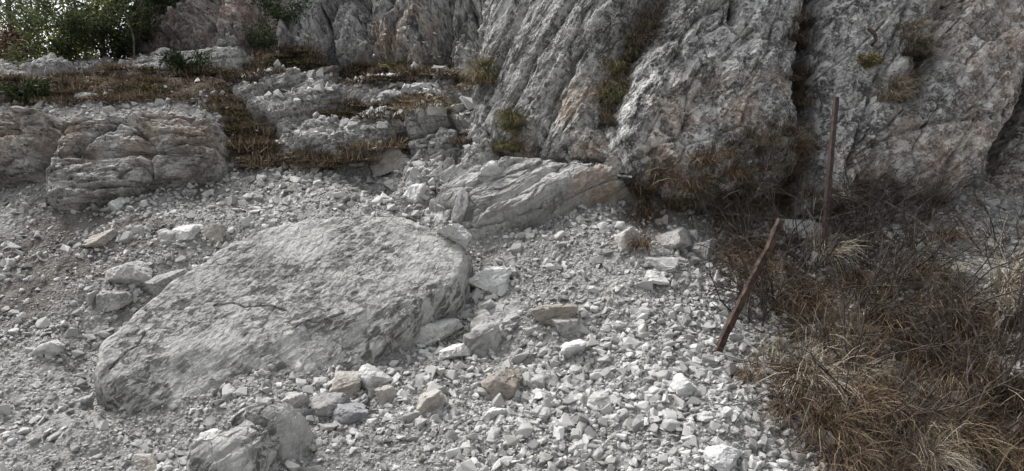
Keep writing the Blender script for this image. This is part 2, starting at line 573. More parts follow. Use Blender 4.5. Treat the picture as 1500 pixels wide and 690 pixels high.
A1 = np.linspace(-0.78, 0.78, 600)
AA = np.concatenate([[-8, -4, -2.5, -1.8, -1.4, -1.15, -0.98, -0.88], A1, [0.88, 0.98, 1.15, 1.4, 1.8, 2.5, 4, 8]])
YY = np.concatenate([[-6, -2, 0, 1.2, 1.9], np.geomspace(2.4, 12.8, 560), [13.2, 14, 15, 17, 20, 26, 40, 90, 300]])
gy, ga = np.meshgrid(YY, AA, indexing='ij')
gx = ga * np.maximum(gy, 2.4)
gx, gy = gx.ravel(), gy.ravel()
gz = h0(gx, gy)
gP = np.stack([gx, gy, gz], 1)
guv = proj(gP)
near = (gy > 2) & (gy < 13)


def softmask(poly, uv, P, soft=14, wob=16, sc=2.2):
    d = sdist(poly, uv) + wob * fbm(P * sc, 4, 0.6)
    return np.clip(d / soft + 0.5, 0, 1)


POLY_ROCKY = [(345, 130), (420, 108), (520, 118), (640, 112), (700, 130), (730, 240), (650, 330), (600, 320), (560, 270), (470, 235), (420, 235), (390, 205)]
POLY_TERR = [(-80, 95), (0, 98), (60, 112), (180, 88), (250, 78), (470, 60), (640, 82), (650, 108), (500, 128), (470, 100), (345, 125), (385, 185), (405, 238), (372, 245), (335, 200), (312, 148), (120, 150), (-80, 162)]
POLY_BANK = [(925, 262), (1000, 232), (1180, 190), (1215, 285), (1330, 330), (1400, 400), (1440, 420), (1560, 400), (1560, 720), (1215, 720), (1150, 610), (1115, 560), (1135, 500), (1090, 440), (1060, 380), (1040, 320), (960, 330), (935, 360), (925, 320)]
POLY_EARTH = [(-80, 320), (150, 310), (260, 330), (240, 380), (160, 420), (60, 470), (-80, 480)]
POLY_EARTH2 = [(300, 240), (420, 230), (420, 250), (330, 270), (300, 300), (250, 300)]
POLY_CLAY = [(800, 290), (880, 255), (935, 265), (925, 320), (880, 330), (800, 330)]
POLY_GOLD = [(-40, 97), (55, 96), (50, 112), (-40, 118)]
N = len(gP)
rocky = np.zeros(N); litter = np.zeros(N); earth = np.zeros(N); clay = np.zeros(N); gold = np.zeros(N)
ii = np.where(near)[0]
uvn, Pn = guv[ii], gP[ii]
rocky[ii] = softmask(POLY_ROCKY, uvn, Pn, 20)
litter[ii] = np.maximum(softmask(POLY_TERR, uvn, Pn, 14, 10), 0.92 * softmask(POLY_BANK, uvn, Pn, 40, 40, 3.0))
earth[ii] = np.maximum(softmask(POLY_EARTH, uvn, Pn, 40, 30), softmask(POLY_EARTH2, uvn, Pn, 20, 15))
clay[ii] = softmask(POLY_CLAY, uvn, Pn, 16, 10)
gold[ii] = softmask(POLY_GOLD, uvn, Pn, 10, 6)
dz = np.zeros(N)
dz[ii] = 0.07 * fbm(Pn * 1.1, 3) + 0.03 * fbm(Pn * 4.0, 4, 0.6)
for line, wid, amt in (([(700, 372), (655, 470), (590, 530), (500, 610)], 38, -0.05), ([(860, 350), (930, 430), (990, 520), (1040, 620)], 90, 0.13), ([(560, 260), (620, 320), (700, 372)], 34, -0.12), ([(120, 520), (150, 580), (200, 625), (320, 640)], 26, -0.10), ([(150, 490), (320, 370), (440, 312)], 24, -0.08)):
    dl = linedist(np.array(line, float), uvn)
    dz[ii] += amt * np.exp(-(dl / wid) ** 2)
jj = np.where(near & (rocky > 0.02))[0]
dz[jj] += rocky[jj] * rockdisp(gP[jj], frame_rot(10, 22), (3.0, 2.0, 0.8), [(0.27, 0.18, 0.07), (0.10, 0.075, 0.04), (0.045, 0.025, 0.012)], 0.02, 0.13)
kk = np.where(near & (rocky < 0.98) & (litter < 0.98))[0]
hf, ed = facet(gP[kk] / np.array([0.07, 0.07, 0.07]), 5)
dz[kk] += (1 - rocky[kk]) * (1 - litter[kk]) * 0.012 * hf
nI, nJ = len(YY), len(AA)
idx = np.arange(N).reshape(nI, nJ)
quads = np.stack([idx[:-1, :-1], idx[:-1, 1:], idx[1:, 1:], idx[1:, :-1]], -1).reshape(-1, 4)
gP[:, 2] += dz
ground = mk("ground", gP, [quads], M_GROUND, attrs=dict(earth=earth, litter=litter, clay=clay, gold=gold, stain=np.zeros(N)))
tag(ground, kind="structure")

# ------------------------------------------------------------------ rock bodies
BV = []                                              # (vertices, faces) of everything one can stand a stone or tuft on


def relief(name, outline, anchors, H, w, mat, rot=(0, 0, 0), stretch=(1, 1, 1), cells=((0.5, 0.12, 0.08), (0.17, 0.05, 0.03)), rough=0.05, rscale=0.3,
           res=1.25, back=0.8, bulge=0.07, edge=0.06, folds=(), grooves=(), stains=(), hold=True, steep=3.0, soft=False):
    """A body of rock: an outline lying in a plane, raised towards the viewer with rounded edges, fractured, closed behind."""
    A = [ats(*a) for a in anchors]
    Yd = np.mean([a[2] for a in anchors]); Ym = float(np.mean([a[1] for a in A])); K = Ym / Yd
    H, w, rough, rscale, back, bulge, edge = (K * x for x in (H, w, rough, rscale, back, bulge, edge))
    cells = tuple((K * a, K * b, K * c_) for a, b, c_ in cells)
    nrm = np.cross(A[1] - A[0], A[2] - A[0]); nrm /= np.linalg.norm(nrm)
    if nrm @ (CAM - A[0]) < 0: nrm = -nrm
    ex = np.cross([0, 0, 1.0], nrm); ex /= np.linalg.norm(ex)
    ey = np.cross(nrm, ex)

    def to2(u, v):
        d = ray(u, v)
        t = ((A[0] - CAM) @ nrm) / (d @ nrm)
        q = CAM + d * t - A[0]
        return np.array([q @ ex, q @ ey])
    poly = np.array([to2(u, v) for u, v in outline])
    s = res / FPX * Ym
    mar = back / steep
    lo, hi = poly.min(0) - mar - 2 * s, poly.max(0) + mar + 2 * s
    xs = np.arange(lo[0], hi[0], s); ys = np.arange(lo[1], hi[1], s)
    X, Y = np.meshgrid(xs, ys, indexing='ij')
    q = np.stack([X.ravel(), Y.ravel()], 1)
    d = sdist(poly, q)
    base = A[0] + q[:, :1] * ex + q[:, 1:] * ey
    d = d + edge * fbm(base * 2.2 / K, 3) + edge * 0.5 * fbm(base * 9.0 / K, 3)
    keep = d > -mar
    t = np.clip(d / w, 0, 1)
    h = np.where(d > 0, H * (1 - (1 - t) ** 2) if soft else H * np.sqrt(np.clip(1 - (1 - t) ** 2, 0, 1)), d * steep)
    for (pa, pb, k) in folds:                           # the surface leans back beyond this line
        a, b = to2(*pa), to2(*pb)
        e = (b - a) / np.linalg.norm(b - a)
        nn = np.array([-e[1], e[0]])
        sd_ = (q - a) @ nn + 0.10 * K * fbm(base * 2.0 / K, 3)
        h = h - k * np.clip(sd_, 0, None)
    for (pts, gw, gd) in grooves:
        gl = np.array([to2(u, v) for u, v in pts])
        gw, gd = gw * K, gd * K
        dd = linedist(gl, q) + min(gw * 0.25, 0.03) * fbm(base * 3.0 / K, 3)
        h = h - gd * np.clip(1 - dd / gw, 0, 1) ** 1.5
    vid = np.where(keep)[0]
    B = base[vid] + h[vid, None] * nrm
    disp = bulge * fbm(B * 0.9 / K + 4.4, 3) + rockdisp(B, frame_rot(*rot), stretch, cells, rough, rscale)
    fade = np.clip(1 + d[vid] / max(mar, 1e-6), 0, 1)
    V = B + (disp * fade)[:, None] * nrm
    st = np.zeros(len(vid))
    for (su, sv, sr) in stains:
        c = to2(su, sv)
        rr = sr / FPX * Ym
        dd = np.linalg.norm(q[vid] - c, axis=1) / rr * 0.8 + 0.8 * fbm(B * 2.5 / K, 4, 0.6)
        st = np.maximum(st, np.clip((1.15 - dd) / 1.0, 0, 1))
    remap = np.full(len(q), -1); remap[vid] = np.arange(len(vid))
    I = np.arange(len(q)).reshape(X.shape)
    Q = remap[np.stack([I[:-1, :-1], I[1:, :-1], I[1:, 1:], I[:-1, 1:]], -1).reshape(-1, 4)]
    Q = Q[(Q >= 0).all(1)]
    E = np.concatenate([Q[:, [0, 1]], Q[:, [1, 2]], Q[:, [2, 3]], Q[:, [3, 0]]])
    key = np.sort(E, 1); code = key[:, 0] * len(V) + key[:, 1]
    uq, first, cnt = np.unique(code, return_index=True, return_counts=True)
    be = E[first[cnt == 1]]
    c = V.mean(0) - nrm * (back + H * 0.3)
    V = np.concatenate([V, [c]])
    T = np.stack([be[:, 1], be[:, 0], np.full(len(be), len(V) - 1)], 1)
    o = mk(name, V, [Q, T], mat, attrs=dict(stain=np.append(st, 0)))
    if hold:
        BV.append((V, Q))
    return o


# cliffs
CELLS_C = ((1.0, 0.05, 0.07), (0.32, 0.032, 0.05), (0.11, 0.016, 0.014), (0.04, 0.010, 0.007))
c = relief("cliff", [(205, 110), (210, 50), (225, 0), (240, -120), (470, -120), (450, 0), (440, 60), (430, 110)], [(220, 90, 19.0), (440, 90, 17.0), (320, -20, 20.5)],
           0.9, 0.8, M_RED, (0, 85, 0), (2.5, 1, 1), ((1.4, 0.5, 0.2), (0.5, 0.2, 0.1), (0.18, 0.09, 0.06)), 0.13, 0.4, back=2.5, grooves=[([(350, 90), (345, 0), (350, -100)], 0.35, 0.5)])
tag(c, kind="structure")
c = relief("cliff", [(425, 130), (440, 60), (470, 0), (490, -120), (790, -120), (745, 0), (720, 60), (715, 160), (620, 120), (520, 95)], [(450, 110, 15.6), (700, 150, 12.9), (600, -10, 16.5)],
           0.8, 0.8, M_BACK, (0, 75, 0), (3.0, 1, 1), ((1.2, 0.5, 0.2), (0.45, 0.2, 0.1), (0.17, 0.09, 0.06)), 0.13, 0.4, back=2.5,
           grooves=[([(540, 90), (548, 30), (540, -60)], 0.35, 0.5), ([(650, 120), (668, 40), (690, -40)], 0.5, 1.2), ([(590, 60), (610, -40)], 0.25, 0.4), ([(490, 90), (510, -40)], 0.25, 0.4)], stains=[(600, 85, 45), (560, 100, 30)])
tag(c, kind="structure")
c = relief("cliff", [(700, 215), (705, 140), (722, 60), (745, -110), (1020, -110), (962, 0), (932, 70), (905, 150), (898, 200), (925, 250), (860, 252), (745, 243)],
           [(725, 235, 9.6), (920, 250, 7.45), (850, 0, 9.5)], 0.45, 0.4, M_LEFTB, (0, 58, 0), (3.8, 1.2, 0.9), CELLS_C, 0.03, 0.2, back=1.6,
           grooves=[([(735, 160), (790, 60), (830, -40)], 0.10, 0.12), ([(770, 200), (810, 120), (900, -20)], 0.08, 0.12), ([(810, 220), (850, 140), (930, 30)], 0.05, 0.06), ([(860, 130), (830, 175)], 0.16, 0.12)], stains=[(868, 165, 30), (905, 225, 26), (793, 232, 18)])
tag(c, kind="structure")
c = relief("cliff", [(895, 215), (912, 150), (940, 75), (975, 0), (1030, -110), (1190, -110), (1164, 40), (1153, 120), (1158, 250), (1100, 300), (980, 300), (925, 262)],
           [(930, 250, 7.15), (1160, 240, 7.55), (1060, -10, 8.5)], 0.4, 0.32, M_MAIN, (0, 58, 0), (1.8, 1.0, 1.0), CELLS_C, 0.03, 0.15, back=1.6,
           grooves=[([(1055, 30), (1050, 60)], 0.08, 0.2), ([(985, 200), (1030, 120), (1100, 60)], 0.09, 0.05)], stains=[(985, 190, 42), (1060, 170, 40), (960, 245, 30), (1110, 150, 25)])
tag(c, kind="structure")
c = relief("cliff", [(1158, 320), (1172, 200), (1180, 90), (1192, -110), (1600, -110), (1540, 0), (1490, 112), (1455, 190), (1432, 240), (1412, 280), (1380, 296), (1300, 296), (1240, 288), (1225, 310)],
           [(1180, 280, 7.45), (1400, 285, 7.85), (1320, -10, 9.0)], 0.4, 0.32, M_MAIN, (0, 48, 0), (1.8, 1.0, 1.0), CELLS_C, 0.03, 0.15, back=1.6,
           grooves=[([(1400, -40), (1350, 40), (1318, 120), (1300, 160)], 0.22, 0.25), ([(1350, 260), (1392, 190)], 0.05, 0.09), ([(1215, 260), (1260, 120), (1300, 20)], 0.05, 0.08), ([(1240, 230), (1330, 200), (1420, 190)], 0.05, 0.06)],
           stains=[(1430, 60, 90), (1440, 150, 45), (1350, 260, 70), (1400, 220, 50), (1250, 260, 40)])
tag(c, kind="structure")
c = relief("cliff", [(1408, 320), (1440, 255), (1478, 190), (1512, 115), (1575, 0), (1645, -110), (1900, -110), (1900, 320)],
           [(1430, 275, 9.0), (1600, 275, 8.7), (1560, 0, 10.4)], 0.35, 0.3, M_PINK, (0, 20, 0), (1.8, 1.2, 0.8), CELLS_C, 0.03, 0.15, back=1.6)
tag(c, kind="structure")

OUT = "rock outcrop"
c = relief("rock_outcrop", [(622, 318), (650, 285), (690, 262), (738, 244), (860, 250), (905, 258), (922, 280), (872, 296), (822, 316), (775, 342), (700, 362), (655, 338)],
           [(690, 354, 6.95), (890, 275, 7.15), (738, 250, 8.05)], 0.28, 0.22, M_SLAB, (0, 32, 0), (2.8, 1.5, 0.9), ((0.6, 0.07, 0.09), (0.2, 0.04, 0.05), (0.07, 0.018, 0.014), (0.03, 0.006, 0.004)), 0.015, 0.15, back=0.9, bulge=0.07, stains=[(870, 292, 30)])
tag(c, "long grey foliated slab at the foot of the cliff, under its overhang", OUT)
c = relief("rock_outcrop", [(72, 300), (76, 255), (92, 190), (118, 147), (160, 138), (298, 136), (318, 158), (322, 185), (312, 222), (330, 252), (280, 268), (205, 292), (120, 312), (92, 312)],
           [(90, 312, 8.3), (310, 258, 9.1), (205, 190, 9.45)], 0.30, 0.24, M_LEDGE, (0, 5, 0), (2.2, 1.8, 0.75), ((1.0, 0.22, 0.14), (0.34, 0.07, 0.05), (0.11, 0.035, 0.02), (0.05, 0.015, 0.01)), 0.03, 0.2, back=1.2,
           folds=[((60, 190), (330, 184), 2.3)], grooves=[([(88, 310), (120, 292), (190, 285)], 0.10, 0.12), ([(118, 230), (175, 200), (205, 150)], 0.10, 0.16), ([(100, 255), (200, 240), (300, 240)], 0.06, 0.12)], stains=[(120, 205, 35), (290, 215, 40), (225, 215, 35)])
tag(c, "broad reddish grey rock ledge with a flat pale top, below the grassy terrace", OUT)
c = relief("rock_outcrop", [(-60, 275), (-60, 170), (0, 162), (70, 160), (82, 176), (78, 205), (70, 232), (66, 262), (20, 262)],
           [(-20, 268, 9.05), (70, 255, 8.95), (30, 178, 9.6)], 0.28, 0.22, M_LEDGE, (0, 4, 0), (3.0, 2.0, 0.8), ((0.5, 0.18, 0.1), (0.2, 0.08, 0.05), (0.08, 0.03, 0.02)), 0.08, 0.25, back=1.0,
           folds=[((-60, 178), (90, 180), 2.2)], stains=[(40, 210, 55), (-10, 215, 45)])
tag(c, "smaller brown rock block at the left edge, split by a cleft from the ledge", OUT)
ribs = [
    ([(334, 124), (420, 112), (478, 124), (510, 150), (470, 168), (440, 190), (415, 212), (402, 196), (385, 176), (352, 160)], [(400, 200, 11.0), (480, 165, 11.6), (400, 120, 12.9)], "layered pale grey rib of bedrock beside the brown grassy gully"),
    ([(505, 140), (560, 128), (640, 124), (662, 132), (640, 150), (600, 160), (540, 158)], [(520, 158, 12.0), (640, 148, 12.0), (580, 126, 13.4)], "low flat bedrock shelf just under the heath below the rear cliff"),
    ([(420, 205), (470, 185), (560, 180), (600, 195), (560, 222), (500, 240), (440, 236)], [(440, 235, 9.9), (580, 205, 10.6), (500, 185, 11.3)], "dark rough bedrock hump in the middle of the rocky slope"),
    ([(600, 195), (640, 175), (672, 185), (672, 215), (650, 232), (612, 228)], [(610, 228, 9.7), (670, 215, 9.6), (640, 178, 10.8)], "rounded grey rock with a curved crack below the cliff"),
    ([(170, 108), (225, 92), (300, 78), (355, 74), (362, 92), (310, 104), (240, 116)], [(200, 112, 14.0), (340, 95, 14.6), (260, 88, 16.0)], "pale slab of rock lying in the heath under the reddish cliff"),
    ([(-60, 122), (20, 116), (48, 124), (44, 142), (0, 148), (-60, 150)], [(-20, 148, 11.9), (40, 142, 12.0), (0, 118, 13.2)], "grey layered slab at the left edge among brown heath"),
    ([(36, 108), (60, 96), (100, 94), (108, 108), (92, 120), (44, 120)], [(44, 120, 14.0), (100, 118, 14.0), (70, 96, 15.4)], "small fractured rock hump at the foot of the bright evergreen tree"),
    ([(670, 250), (690, 215), (735, 190), (742, 235), (700, 260), (640, 290), (628, 282)], [(640, 285, 8.3), (740, 240, 8.7), (720, 200, 9.8)], "pale jointed slabs stepping up beside the grassy cliff corner"),
    ([(690, 505), (705, 455), (745, 425), (810, 392), (872, 380), (890, 405), (868, 440), (800, 448), (750, 470)], [(700, 490, 4.95), (870, 410, 5.75), (760, 420, 5.75)], "smooth dusty pale bedrock hump rising in the middle of the scree"),
    ([(1430, 500), (1450, 455), (1500, 440), (1560, 440), (1560, 600), (1480, 590), (1440, 550)], [(1440, 545, 4.45), (1540, 560, 4.35), (1500, 445, 4.95)], "dark pinkish rock hump at the right edge under overhanging straw"),
]
for k, (ol, an, lb) in enumerate(ribs):
    c = relief("rock_outcrop", ol, an, 0.22 if k != 8 else 0.07, 0.22 if k != 8 else 0.5, M_PINK if k == 9 else M_SLAB if k == 8 else M_RIB, (0, 24, 0), (2.6, 2.0, 0.9), ((0.55, 0.22, 0.14), (0.2, 0.10, 0.07), (0.07, 0.035, 0.02)) if k != 8 else ((0.42, 0.05, 0.03), (0.17, 0.02, 0.01), (0.06, 0.01, 0.005)), 0.04 if k != 8 else 0.01, 0.2, back=0.7 if k < 8 else 0.4, edge=0.1, soft=k == 8, bulge=0.08)
    tag(c, lb, OUT)

# the great slab boulder and the large stones with their own outline
c = relief("boulder", [(140, 548), (150, 506), (178, 488), (250, 418), (300, 392), (322, 372), (392, 340), (445, 326), (520, 322), (590, 316), (640, 336), (676, 346), (692, 372), (684, 396), (677, 430), (640, 452),
                       (600, 492), (566, 512), (520, 545), (480, 566), (440, 588), (395, 600), (345, 618), (296, 622), (255, 612), (190, 604), (160, 575)],
           [(160, 560, 4.30), (480, 566, 4.40), (560, 325, 6.05)], 0.08, 0.07, M_BOULDER, (15, 38, 0), (2.0, 1.5, 0.8), ((0.03, 0.004, 0.001),), 0.009, 0.12, back=0.5, bulge=0.03, edge=0.03, soft=True, steep=5.0, folds=[((640, 430), (190, 560), 0.30), ((520, 316), (700, 430), 0.22)],
           grooves=[([(318, 459), (345, 455), (362, 461), (398, 458), (422, 466)], 0.008, 0.035), ([(168, 552), (196, 524), (206, 520), (218, 500)], 0.008, 0.035), ([(430, 492), (452, 480), (470, 481), (505, 470)], 0.008, 0.03)], res=1.0)
tag(c, "huge flat-faced grey slab boulder leaning in the scree, by far the largest", "boulder")
c = relief("boulder", [(274, 690), (300, 660), (340, 625), (400, 606), (440, 612), (456, 628), (432, 655), (398, 686), (380, 715), (280, 715)], [(280, 700, 3.45), (440, 640, 3.75), (390, 608, 4.05)],
           0.21, 0.13, M_BOULDER, (0, 35, 0), (3, 1.5, 0.8), ((0.25, 0.06, 0.03), (0.09, 0.016, 0.010), (0.035, 0.006, 0.003)), 0.01, 0.12, back=0.25, bulge=0.03, edge=0.025, folds=[((285, 700), (430, 616), 0.9)], res=1.0)
tag(c, "large jagged boulder at the bottom edge, pale top and dark right flank", "boulder")

bmv, bmf, off = [], [], 0


def hull_tree(extra=()):
    V, Fq, off = [], [], 0
    for v, f in [(gP, quads)] + list(extra):
        V.append(v); Fq.append(np.asarray(f) + off); off += len(v)
    V = np.concatenate(V); Fq = np.concatenate(Fq)
    return BVHTree.FromPolygons(V.tolist(), Fq.tolist(), epsilon=0.0)


nearq = quads[(gy[quads].min(1) > 1.5) & (gy[quads].max(1) < 13.5) & (np.abs(ga.ravel()[quads]).max(1) < 1.2)]
GT = BVHTree.FromPolygons(gP.tolist(), nearq.tolist())
RV, RF, off = [], [], 0
for v, f in BV:
    RV.append(v); RF.append(f + off); off += len(v)
RT = BVHTree.FromPolygons(np.concatenate(RV).tolist(), np.concatenate(RF).tolist())
camv = Vector(CAM)


def cast(u, v, which="all"):
    d = Vector(ray(u, v)).normalized()
    best = None
    for t in ((GT, RT) if which == "all" else (GT,) if which == "ground" else (RT,)):
        h = t.ray_cast(camv, d)
        if h[0] is not None and (best is None or h[3] < best[3]):
            best = h
    return best


# ------------------------------------------------------------------ stones
def ico(sub):
    import bmesh
    bm = bmesh.new()
    bmesh.ops.create_icosphere(bm, subdivisions=sub, radius=1.0)
    V = np.array([v.co[:] for v in bm.verts]); Fc = np.array([[v.index for v in f.verts] for f in bm.faces])
    bm.free()
    return V, Fc


ICO = {k: ico(k) for k in (2, 3, 4, 5)}


def stone_shape(sub, seed, npl=11, flat=(1, 0.8, 0.6), rough=0.03):
    """an angular stone: a ball cut by random planes, roughened"""
    r = np.random.RandomState(seed)
    V, Fc = ICO[sub]
    n = r.normal(size=(npl, 3)); n /= np.linalg.norm(n, axis=1)[:, None]
    n = np.concatenate([n, [[0, 0, -1], [0, 0, 1]]])
    dd = np.concatenate([r.uniform(0.45, 0.9, npl), [0.7, 0.75]])
    den = V @ n.T
    t = np.where(den > 0.05, dd[None] / np.maximum(den, 0.05), 9)
    rad = np.minimum(t.min(1), 1.5)
    P = V * rad[:, None]
    P += (rough * fbm(P * 3.0 + seed, 3))[:, None] * V
    if sub >= 4:
        P += (0.17 * rockdisp(P * 0.6 + seed, frame_rot(20, 30), (2.5, 1, 0.6), [(0.35, 0.5, 0.25), (0.13, 0.2, 0.1)], 0.3, 0.25))[:, None] * V
    P *= np.array(flat)
    e = (P.max(0) - P.min(0)) / 2
    P -= (P.max(0) + P.min(0)) / 2
    return P / e[0], Fc


GROUP_STONE = "loose pale stones of the scree"
# hand-placed rocks: pixel box (left, top, right, bottom), material, roll of the long axis in the picture (deg), label
ROCKS = [
    (484, 594, 540, 633, M_STONE4, -10, "smooth bluish grey block just right of the jagged bottom boulder"),
    (410, 575, 458, 610, M_STONE, 15, "blocky pale stone wedged under the lower edge of the huge slab boulder"),
    (446, 578, 510, 608, M_STONE2, 5, "flattish dark grey stone behind the smooth bluish block"),
    (472, 550, 530, 590, M_STONE3, 0, "pale stone with an orange underside against the foot of the huge slab"),
    (518, 536, 576, 590, M_STONE, -35, "tall pale slab stone leaning beside the orange-bottomed stone"),
    (550, 568, 580, 600, M_STONE3, 0, "small tan block in front of the tall leaning pale slab stone"),
    (606, 572, 652, 620, M_STONE3, 20, "upright rough brown and grey stone with a dark left side"),
    (680, 393, 748, 431, M_WHITE, 0, "bright white flat-topped boulder at the right corner of the huge slab"),
    (698, 538, 776, 592, M_STONE5, 30, "thick half-buried slab with a brown front face in mid scree"),
    (600, 470, 678, 506, M_STONE, 10, "long pale block in the gully right of the huge slab"),
    (776, 446, 846, 478, M_STONE5, 5, "brown-grey bedrock knob poking out of the pale smooth scree"),
    (808, 468, 858, 498, M_STONE2, 0, "rough dark knob just below the brown-grey one"),
    (893, 328, 940, 376, M_STONE, 60, "upright flat pale slab set against the clay under the cliff"),
    (950, 336, 1020, 382, M_STONE, 25, "large pale block on the left of a pair below the hanging grass"),
    (1006, 340, 1052, 392, M_STONE, 55, "steep pale block on the right of a pair below the hanging grass"),
    (946, 379, 998, 400, M_STONE, 0, "loaf-shaped pale stone under the pair of blocks below the hanging grass"),
    (940, 396, 988, 418, M_STONE, -15, "thin pale plate lying under the loaf-shaped stone"),
    (982, 548, 1024, 592, M_WHITE, -40, "white wedge-shaped stone standing up in the scree"),
    (858, 574, 900, 597, M_STONE, -10, "wide pale stone in the middle of the front scree"),
    (820, 500, 862, 532, M_WHITE, 10, "pale flat flake dusted white above the front scree"),
    (778, 542, 818, 568, M_STONE2, 0, "grey rounded stone right of the thick half-buried slab"),
    (710, 600, 742, 622, M_STONE, 0, "pale rounded stone below the thick half-buried slab"),
    (770, 598, 826, 618, M_STONE2, 5, "low dark sliver of rock below the grey rounded stone"),
    (155, 290, 186, 318, M_WHITE, 60, "small upright white stone at the foot of the left ledge"),
    (122, 336, 168, 364, M_STONE3, 10, "tan-fronted stone on the earthy slope below the left ledge"),
    (186, 330, 212, 353, M_STONE, 0, "small pale cube-like stone on the earthy slope"),
    (252, 330, 294, 352, M_STONE, 5, "pale wide stone in the row above the huge slab"),
    (300, 328, 332, 355, M_STONE3, 0, "square tan stone at the right end of the row above the huge slab"),
    (226, 336, 258, 360, M_STONE, 0, "pale ragged stone left of the wide one in the row"),
    (146, 385, 222, 428, M_STONE, 18, "long pale layered block on the slope left of the huge slab"),
    (128, 424, 190, 458, M_STONE2, 15, "grey tapering block at the lower end of the layered pair"),
    (204, 394, 270, 446, M_STONE2, 32, "slanting slab with a shaded underside left of the huge slab"),
    (50, 500, 90, 526, M_STONE, 20, "pale flat stone lying in the rubble near the left edge"),
    (190, 668, 236, 690, M_STONE3, 0, "flat stone with a brown side at the bottom left"),
    (286, 628, 332, 662, M_STONE, 20, "pale stone against the upper left of the jagged bottom boulder"),
    (105, 580, 140, 604, M_STONE2, 20, "grey plate lying left of the huge slab's lowest corner"),
    (642, 235, 694, 284, M_STONE, 38, "largest pale slab of the jointed stack beside the foliated slab"),
    (627, 222, 660, 242, M_STONE2, 30, "grey block at the top of the jointed stack"),
    (628, 243, 652, 267, M_STONE, 35, "small pale block on the left of the jointed stack"),
    (700, 236, 732, 266, M_WHITE, 35, "pale cornered block under the olive grass at the cliff corner"),
    (662, 204, 684, 230, M_STONE2, 50, "grey upright block right of the curved-crack rock"),
    (626, 292, 664, 331, M_STONE, 45, "steep slab at the lower left of the long foliated slab"),
    (660, 278, 690, 332, M_STONE2, 60, "dark edged steep slab against the long foliated slab"),
    (612, 318, 640, 334, M_STONE, 0, "pale flat stone at the top corner of the huge slab"),
    (560, 262, 590, 280, M_STONE2, 10, "low grey stone left of the clean white rock"),
    (500, 228, 535, 244, M_STONE, 5, "pale flat stone left of the orange-tinted block"),
    (655, 150, 690, 170, M_STONE, 20, "pale stone among olive tufts below the cliff seam"),
    (598, 122, 632, 134, M_STONE, 0, "pale flat rock on the bedrock shelf under the rear cliff"),
    (288, 140, 320, 150, M_STONE, 0, "pale flake at the top right of the reddish ledge"),
    (112, 136, 150, 150, M_STONE, 10, "pale stone on top of the reddish ledge"),
    (536, 214, 612, 258, M_STONE3, 22, "big orange-tinted grey block halfway up the rocky slope"),
    (588, 266, 626, 306, M_WHITE, 40, "clean white rock at the lower end of the jointed slabs"),
    (640, 318, 690, 368, M_WHITE, -30, "white cracked rock on the upper right rim of the huge slab"),
    (1140, 322, 1205, 352, M_WHITE, 0, "bright stone behind the top of the leaning rusty post"),
    (1392, 572, 1434, 590, M_WHITE, -25, "white chip lying in the dead grass at lower right"),
    (692, 440, 730, 466, M_STONE, 30, "pale angular stone in the gully under the bright white boulder"),
    (742, 392, 770, 412, M_STONE2, 0, "small grey stone right of the bright white boulder"),
    (640, 505, 690, 535, M_STONE, 20, "flat pale stone in the gully below the long pale block"),
    (452, 98, 500, 120, M_STONE3, 5, "pale rounded rock with rusty side among heath at the rear cliff's foot"),
    (640, 118, 662, 130, M_WHITE, 0, "small bright flat stone on the shelf under the rear cliff"),
    (880, 226, 930, 256, M_STONE3, 10, "tan block jammed under the cliff overhang above the metal strip"),
    (1030, 640, 1090, 700, M_WHITE, -30, "broad white slab at the bottom edge of the scree"),
]


def chip_shape(seed, n, flat, bevel=0.0):
    """a sharp broken stone: the hull of a few points, edges slightly worn"""
    import bmesh
    r = np.random.RandomState(seed)
    p = r.normal(size=(n, 3)); p /= np.linalg.norm(p, axis=1)[:, None]
    p *= r.uniform(0.75, 1.1, (n, 1)) * np.array(flat)
    bm = bmesh.new()
    for q in p: bm.verts.new(q)
    bmesh.ops.convex_hull(bm, input=list(bm.verts))
    for v in [v for v in bm.verts if not v.link_faces]: bm.verts.remove(v)
    if bevel:
        bmesh.ops.bevel(bm, geom=list(bm.edges), offset=bevel, segments=1, affect='EDGES', clamp_overlap=True)
    bmesh.ops.triangulate(bm, faces=list(bm.faces))
    bm.verts.index_update()
    V = np.array([v.co[:] for v in bm.verts]); Fc = np.array([[v.index for v in f.verts] for f in bm.faces])
    bm.free()
    e = (V.max(0) - V.min(0)) / 2
    V -= (V.max(0) + V.min(0)) / 2
    return V / e[0], Fc


